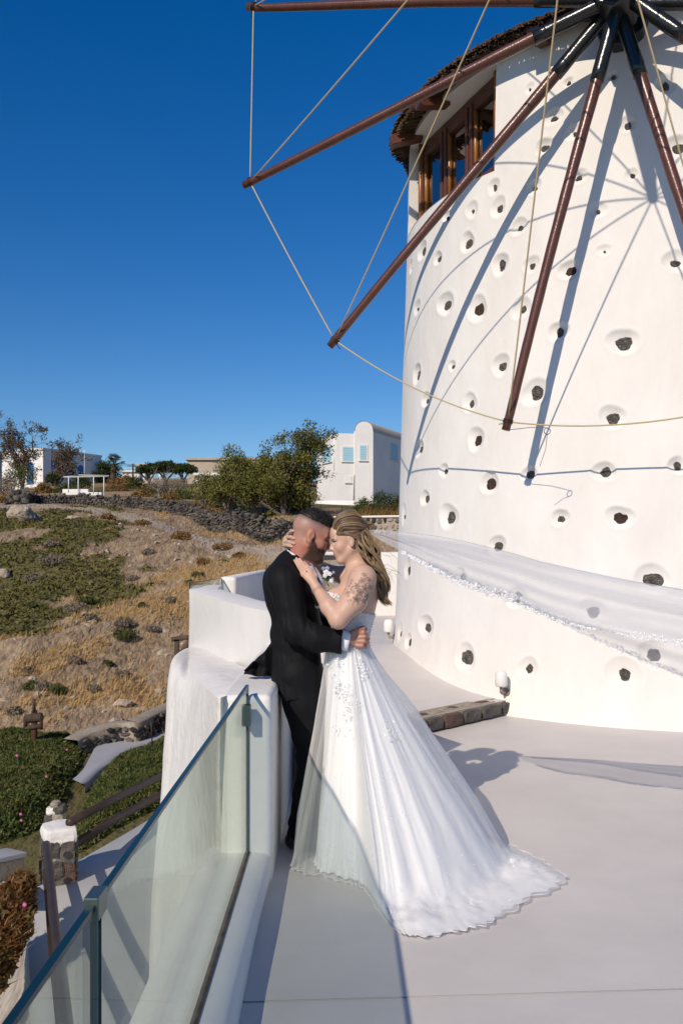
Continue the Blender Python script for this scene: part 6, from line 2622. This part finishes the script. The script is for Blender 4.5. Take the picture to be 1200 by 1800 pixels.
for dv_ in (0, 7, 14):
    m = MB()
    m.tube([at(548, 893 + dv_, 34) - fn2.location, at(665, 893 + dv_, 34) - fn2.location], .006, 4)
    m.build('wire', M['iron'], fn2)
P = np.array([list(at(rs.uniform(545, 700), 912, rs.uniform(31.5, 36))) for _ in range(2600)])
P[:, 2] = ground_z(P[:, 0], P[:, 1])
o = link('dry_grass', mesh_np('dry_grass', *blades(P, .42, .018, (.3, .1)), smooth=False), M['shrub_gold'])
tag(o, kind='stuff')

# white house on the left with blue arched doors
A, B, C_ = (-30.4, 88.0), (-26.4, 95.0), (-35.6, 90.6)
ZL, ZT = zf(854, 88), zf(788, 88)
HL = empty('flat_roofed_house', (A[0], A[1], ZL))
tag(HL, 'flat roofed white house with blue arched doors behind the bare trees', 'house')


def hblock(parent, name, foot, z0, z1, mtl):
    m = MB()
    prism(m, [(x - parent.location.x, y - parent.location.y) for x, y in foot], z0 - parent.location.z, z1 - parent.location.z)
    return m.build(name, mtl, parent, smooth=False)


m = MB()
hblock(HL, 'wall', [C_, A, B, (B[0] - 5, B[1] + 3)], ZL - 1, ZT, M['housewhite'])
hblock(HL, 'parapet', [(C_[0], C_[1] - .06), (A[0] + .02, A[1] - .1), (B[0] + .1, B[1] - .02), (B[0] - 5, B[1] + 3.1)], ZT - .16, ZT + .06, M['housewhite'])
for (s0, s1, v0, v1, a, b_, mt) in ((.16, .25, 834, 811, A, B, 'blue'), (.58, .68, 835, 810, A, B, 'blue'), (.62, .78, 833, 808, C_, A, 'blue')):
    d_ = link('door', None, None, HL)
    panel('leaf', a, b_, s0, s1, ZL + .2, ZL + 2.55, .05, M[mt], d_, arch=True)
d_ = panel('veranda_opening', A, B, .82, .94, ZL + .2, ZL + 2.6, .04, M['shade_in'], HL)
m = MB()
m.tube([Vector((-27.6, 92.75, z)) - HL.location for z in (ZL, ZT + .4)], .05, 5)
m.build('drain_pipe', M['housewhite'], HL)
HL2 = empty('side_house', (-40, 92, ZL))
tag(HL2, 'low white house at the left edge with a teal window', 'house')
a2, b2 = (-41, 90), (-36.4, 90)
hblock(HL2, 'wall', [a2, b2, (-36.4, 95), (-41, 95)], ZL - 1, zf(797, 90), M['housewhite'])
hblock(HL2, 'roof_slab', [(-41.2, 89.6), (-36.1, 89.6), (-36.1, 95.2), (-41.2, 95.2)], zf(797, 90), zf(790, 90), M['housewhite'])
window_on(HL2, a2, b2, .80, .90, ZL + .9, ZL + 2.6, M['teal'], 0)

# other buildings half hidden by the trees
for (u0, u1, v0, v1, Y, nm, lb, mt) in ((330, 400, 832, 809, 92, 'flat_building', 'beige flat roofed building showing over the tamarisks, left part', 'concrete'), (398, 520, 834, 808, 97, 'flat_building', 'long beige building showing over the tamarisks', 'concrete'), (345, 470, 880, 836, 76, 'white_outbuilding', 'low white outbuilding behind the tamarisk stems', 'housewhite'), (215, 245, 838, 830, 104, 'far_house', 'tiny pale house far behind the palm', 'housewhite')):
    b = empty(nm, at((u0 + u1) / 2, v0, Y))
    x0, x1 = dome_pt(u0, Y)[0], dome_pt(u1, Y)[0]
    hblock(b, 'wall', [(x0, Y), (x1, Y), (x1, Y + 5), (x0, Y + 5)], zf(v0, Y) - 1.5, zf(v1, Y), M[mt])
    hblock(b, 'roof_slab', [(x0 - .2, Y - .25), (x1 + .2, Y - .25), (x1 + .2, Y + 5), (x0 - .2, Y + 5)], zf(v1, Y) + .002, zf(v1, Y) + .22, M[mt])
    for s in np.arange(.14, .9, .24):
        panel('window', (x0, Y), (x1, Y), s, s + .07, zf(v0, Y) * .45 + zf(v1, Y) * .55 - .3, zf(v1, Y) - .35, .03, M['shade_in'], b)
    tag(b, lb, 'building')
pg = empty('colonnade', at(262, 850, 84))
tag(pg, 'pale pillared veranda left of the umbrella pine', 'veranda')
m = MB()
m.box(at(268, 818, 84) - pg.location, (3.0, .8, .32))
m.build('lintel', M['concrete'], pg)
for u in (244, 254, 268, 282):
    m = MB()
    m.box((at(u, 838, 84) - pg.location), (.22, .22, 1.9))
    m.build('pillar', M['housewhite'], pg)
m = MB()
m.box(at(264, 850, 84) - pg.location, (2.6, 1.0, .55))
m.build('plinth', M['concrete'], pg)

pgw = empty('garden_bench_wall', at(146, 876, 58))
tag(pgw, 'low curved white wall and bench under the pipe pergola', 'wall')
m = MB()
m.box(at(134, 868, 58) - pgw.location, (1.75, .3, .62))
m.build('back', M['housewhite'], pgw, bevel=.05)
m = MB()
m.box(at(163, 871, 57.6) - pgw.location, (1.35, .5, .42))
m.build('seat', M['housewhite'], pgw, bevel=.05)
ppg = empty('pergola', at(150, 860, 57))
tag(ppg, 'bare white pipe pergola standing over the garden bench', 'pergola')
for u, v0 in ((121, 862), (138, 868), (165, 864), (183, 878)):
    m = MB()
    m.tube([at(u, v0 + 4, 57) - ppg.location, at(u, 838, 57) - ppg.location], .03, 6)
    m.build('post', M['housewhite'], ppg)
for a, b_ in (((112, 838.5, 57), (190, 837.5, 57)), ((138, 835, 59), (192, 836, 59)), ((112, 838.5, 57), (138, 835, 59)), ((190, 837.5, 57), (192, 836, 59))):
    m = MB()
    m.tube([at(*a) - ppg.location, at(*b_) - ppg.location], .028, 6)
    m.build('beam', M['housewhite'], ppg)
for (u, v0, v1, Y, lb) in ((23, 800, 775, 100, 'wooden power pole over the left house'), (234, 840, 815, 100, 'wooden power pole right of the palm')):
    m = MB()
    m.tube([at(u, v0 + 30, Y), at(u, v1, Y)], .10, 6)
    m.box(at(u, v1 + 4, Y), (1.3, .1, .1))
    o = m.build('power_pole', M['oldwood'])
    tag(o, lb, 'power pole')
for dv_, lb in ((0, 'upper power line strung over the gardens'), (3, 'lower power line strung over the gardens')):
    m = MB()
    pts = [at(23, 779 + dv_, 100), at(130, 797 + dv_, 100), at(234, 817 + dv_, 100), at(400, 811 + dv_, 104), at(560, 806 + dv_, 108)]
    m.tube(catmull(np.array([list(p) for p in pts]), 30), .022, 4)
    o = m.build('power_line', M['iron'])
    tag(o, lb, 'cable')

# ------------------------------------------------------------------ trees
M['bark'] = mat('grey_bark', (.17, .135, .105), .9, .1, var=(.10, .08, .065), vscale=6, bump=.6, bscale=20, bdist=.02)
M['bark_pale'] = mat('pale_bare_bark', (.30, .25, .20), .9, .1, var=(.20, .165, .13), vscale=6)
M['tam'] = mat('tamarisk_foliage', (.070, .082, .018), .8, .15, var=(.14, .13, .03), vscale=.9)
M['tam_l'] = mat('tamarisk_young_foliage', (.14, .145, .034), .8, .15, var=(.20, .18, .05), vscale=.9)
M['pine'] = mat('pine_foliage', (.024, .042, .012), .8, .15, var=(.05, .07, .018), vscale=.8)
M['rusty_leaf'] = mat('rusty_windblown_foliage', (.095, .065, .035), .9, .1, var=(.15, .105, .055), vscale=.9)


def tree(name, base, top, label, key, nb=9, spread=1.0, lean=.25, clump=.38, leaf=.07, per=46, bare=.35, bark='bark', r0=.10, seed=0, stems=3, group=None, flat=1.0, key2=None):
    """several leaning stems that fork to twigs, foliage in clumps about the twig ends"""
    rg = np.random.default_rng(seed)
    base, top = Vector(base), Vector(top)
    t = empty(name, base)
    Hh = (top - base).length
    tr = MB()
    ends = []
    for s in range(stems):
        tgt = np.array(top - base) * rg.uniform(.62, 1.0) + np.array([rg.normal(0, .34), rg.normal(0, .28), 0]) * Hh * spread
        p1 = tgt * .35 + np.array([rg.normal(0, .08), rg.normal(0, .08), .04]) * Hh
        p2 = tgt * .7 + rg.normal(0, .05, 3) * Hh
        P = catmull(np.array([[0, 0, -.15], p1, p2, tgt]), 14)
        rr = r0 * np.linspace(1, .18, 14)
        tr.tube(P, rr, 6)
        for b_ in range(nb):
            k = int(rg.uniform(3, 13.5))
            d = rg.normal(0, 1, 3)
            d[2] = abs(d[2]) * .7 * flat + .15
            d += np.array([lean * 2, 0, 0])
            d /= np.linalg.norm(d)
            L = Hh * rg.uniform(.14, .34) * spread
            e = P[k] + d * L
            mid = P[k] * .5 + e * .5 + rg.normal(0, .04, 3) * Hh
            Q_ = catmull(np.array([P[k], mid, e]), 7)
            tr.tube(Q_, rr[k] * np.linspace(.6, .12, 7), 4)
            ends.append(e)
            for c_ in range(3):
                j_ = int(rg.uniform(2, 6.9))
                d2 = d + rg.normal(0, .55, 3)
                d2 /= np.linalg.norm(d2)
                e2 = Q_[j_] + d2 * L * rg.uniform(.35, .65)
                tr.tube([Q_[j_], Q_[j_] * .5 + e2 * .5 + rg.normal(0, .02, 3) * Hh, e2], [rr[k] * .3, rr[k] * .18, .006], 3)
                ends.append(e2)
        ends.append(tgt)
    tr.build('trunk', M[bark], t)
    E = np.array(ends)
    keep = rg.random(len(E)) > bare
    E = E[keep]
    if len(E):
        E = np.vstack([E, E + rg.normal(0, .35, E.shape) * clump])
        V, Q = leaf_quads(E, leaf, per, clump, .8, rng=rg)
        # drag the clumps into the wind
        ks = np.repeat(np.arange(len(E)), per * 4)
        rel_ = V - E[ks]
        V[:, 0] += np.abs(rel_[:, 2]) * lean * .8
        if key2:
            h_ = len(E) // 3
            cut = h_ * per
            f1 = link('crown', mesh_np('crown', V, Q[cut:], smooth=False), M[key], t)
            f2 = link('young_foliage', mesh_np('young_foliage', V[:cut * 4], Q[:cut], smooth=False), M[key2], t)
            f1['kind'] = f2['kind'] = 'stuff'
        else:
            f1 = link('crown', mesh_np('crown', V, Q, smooth=False), M[key], t)
            f1['kind'] = 'stuff'
    tag(t, label, 'tree', group)
    return t


TAM = [((500, 915, 43), (490, 772, 43), 'tallest tamarisk, its crown reaching towards the vaulted house', 5, .95, .22, 44),
       ((468, 914, 44), (462, 806, 44), 'dense tamarisk just left of the tallest one', 5, 1.2, .15, 50),
       ((440, 908, 46), (446, 806, 46), 'tamarisk with grey inner stems in the middle of the row', 4, 1.3, .2, 44),
       ((400, 905, 47), (412, 818, 47), 'lower tamarisk left of the middle of the row', 4, 1.4, .25, 42),
       ((360, 900, 49), (372, 834, 49), 'leftmost tamarisk of the row, thin and leaning', 4, 1.4, .35, 36),
       ((522, 912, 45), (535, 842, 45), 'low tamarisk crown hanging beside the white wing', 3, 1.0, .3, 40)]
for i, (b_, t_, lb, st, spd, br, per) in enumerate(TAM):
    tree('tamarisk_tree', ground(at(*b_)), at(*t_), lb, 'tam', 9, spd, .28, .42, .075, per, br, 'bark_pale' if i in (2, 3, 4) else 'bark', .10, 20 + i, st, None, 1.0, 'tam_l')
for (u, v, w, kd, lb) in ((372, 914, 46, 'shrub_gold', 'rusty undergrowth under the left tamarisks'), (430, 912, 40, 'shrub_green', 'green undergrowth under the middle tamarisks'), (480, 916, 40, 'shrub_dark', 'dark bush under the dense tamarisk'), (520, 918, 44, 'shrub_dark', 'dark bush at the foot of the tallest tamarisk'), (345, 898, 30, 'shrub_gold', 'rusty bush left of the tamarisk row'), (548, 914, 36, 'shrub_green', 'green bush right of the tallest tamarisk')):
    shrub(u, v, w, kd, lb, None, .8, 44)
tree('bare_tree', at(40, 858, 80), at(48, 752, 80), 'windblown tree with rusty leaves in front of the left white house', 'rusty_leaf', 8, .85, .10, .42, .10, 22, .30, 'bark', .13, 41, 6, None, 1.6)
tree('bare_tree', at(92, 862, 78), at(132, 768, 78), 'leaning half bare windblown tree beside the blue doors', 'rusty_leaf', 8, .75, .30, .36, .10, 12, .45, 'bark', .12, 44, 6, None, 1.5)
tree('grey_bare_tree', at(288, 880, 58), at(298, 836, 58), 'leafless grey shrubby tree before the umbrella pine', 'rusty_leaf', 12, 1.9, .05, .2, .05, 6, .92, 'bark_pale', .07, 47, 7, None, .8)
for (u, v, w, seed_, lb) in ((262, 824, 40, 3, 'left lobe of the dark umbrella pines'), (292, 820, 46, 4, 'middle umbrella pine with a domed crown'), (322, 824, 40, 5, 'right umbrella pine above the veranda')):
    Y = 78
    t = empty('umbrella_pine', at(u, 866, Y))
    rg = np.random.default_rng(seed_)
    s = w * Y / F * .5
    m = MB()
    c0 = at(u, v, Y) - t.location
    for k in range(5):
        e = c0 + Vector((rg.normal(0, .5) * s, rg.normal(0, .5) * s, -.1))
        m.tube([Vector((0, 0, -.3)), Vector((0, 0, c0.z * .45)), e], [.14, .11, .04], 6)
    m.build('trunk', M['bark'], t)
    n = 120
    d = rg.normal(0, 1, (n, 3))
    d /= np.linalg.norm(d, axis=1)[:, None]
    d[:, 2] = abs(d[:, 2])
    C = np.array(c0) + d * np.array([s * 1.15, s, s * .62]) * rg.uniform(.5, 1, (n, 1)) - np.array([0, 0, s * .25])
    V, Q = leaf_quads(C, .10, 44, .34, .8, rng=rg)
    f1 = link('crown', mesh_np('crown', V, Q, smooth=False), M['pine'], t)
    f1['kind'] = 'stuff'
    tag(t, lb, 'tree')
pl = empty('palm_tree', at(199, 852, 86))
tag(pl, 'small fan palm with a dark shaggy trunk right of the left house', 'palm')
m = MB()
m.tube([(0, 0, -.4), (.02, 0, .4), (.03, 0, 1.0), (.05, 0, 2.0)], [.42, .36, .28, .2], 9)
m.build('trunk', M['oldwood'], pl)
rg = np.random.default_rng(77)
for k in range(26):
    a, el = rg.uniform(0, 2 * pi), rg.uniform(-.5, 1.3)
    d = np.array([math.cos(a) * math.cos(el), math.sin(a) * math.cos(el), math.sin(el)])
    c = np.array([.05, 0, 2.0])
    e = c + d * .75
    s = np.cross(d, [0, 0, 1.0])
    s /= np.linalg.norm(s) + 1e-9
    n_ = np.cross(s, d)
    m = MB()
    m.tube([c, e], .018, 3)
    for q in np.linspace(-1.1, 1.1, 9):
        dd = d * math.cos(q) + s * math.sin(q)
        tip = e + dd * .62 + np.array([0, 0, -.12])
        m.add([e - n_ * .01, e + dd * .3 + n_ * .0 + np.cross(dd, n_) * .035, tip, e + dd * .3 - np.cross(dd, n_) * .035], [[0, 1, 2, 3]])
    m.build('frond', M['pine'], pl, smooth=False)
tree('garden_tree', at(186, 856, 95), at(190, 816, 95), 'small dark tree behind the fan palm', 'pine', 6, 1.2, .0, .5, .11, 50, .1, 'bark', .1, 61, 3)
for (u, v, w, kd, Y, lb) in ((36, 848, 64, 'shrub_green', 70, 'broad olive bush at the foot of the rusty tree'), (20, 868, 60, 'shrub_grey', 60, 'grey scrub at the left end of the dry stone wall'), (112, 868, 36, 'shrub_green', 62, 'rounded green bush left of the garden bench'), (142, 856, 44, 'shrub_dark', 64, 'dark bush behind the pergola'), (92, 846, 26, 'shrub_dark', 76, 'dark bush under the leaning bare tree'), (76, 866, 34, 'shrub_gold', 62, 'rusty bush behind the stone pile'), (10, 888, 40, 'shrub_gold', 50, 'rusty bush at the far left above the slope'), (238, 862, 50, 'shrub_dark', 70, 'long dark hedge below the palm, left part'), (205, 866, 50, 'shrub_gold', 66, 'rusty hedge right of the pergola'), (280, 872, 50, 'shrub_dark', 64, 'dark hedge below the umbrella pines'), (320, 882, 50, 'shrub_green', 56, 'yellowish green bush behind the dry stone wall'), (250, 880, 46, 'shrub_gold', 56, 'dry yellow bush behind the dry stone wall'), (300, 886, 40, 'shrub_gold', 54, 'rusty bush left of the leftmost tamarisk'), (222, 852, 36, 'shrub_gold', 84, 'dry bank of scrub under the far house')):
    shrub(u, v, w, kd, lb, None, .8, Y, 1.4)
for (u, v, w, kd, lb) in ((640, 906, 44, 'shrub_green', 'left half of the bushy green hedge by the windmill'), (672, 906, 60, 'shrub_dark', 'rounded dark green bush beside the windmill edge'), (702, 906, 50, 'shrub_dark', 'dark green bush tucked behind the windmill edge')):
    shrub(u, v, w, kd, lb, None, 1.1, 33, 2.6)
# heap of dark stones at the end of the dry stone wall
hp = empty('stone_pile', at(40, 890, 47))
tag(hp, 'heap of black stones at the left end of the dry stone wall', 'stone pile')
for i in range(40):
    u, v = 40 + rs.normal(0, 9), 882 + rs.uniform(-16, 6)
    s = rs.uniform(.12, .24)
    mb = MB()
    mb.add(sv[i % 6] * s, T=IT)
    e = mb.build('stone', M[('ws3', 'basalt', 'wallstone')[i % 3]], hp, smooth=False)
    e.location = at(u, v, 46.8 + rs.uniform(-.3, .5)) - hp.location
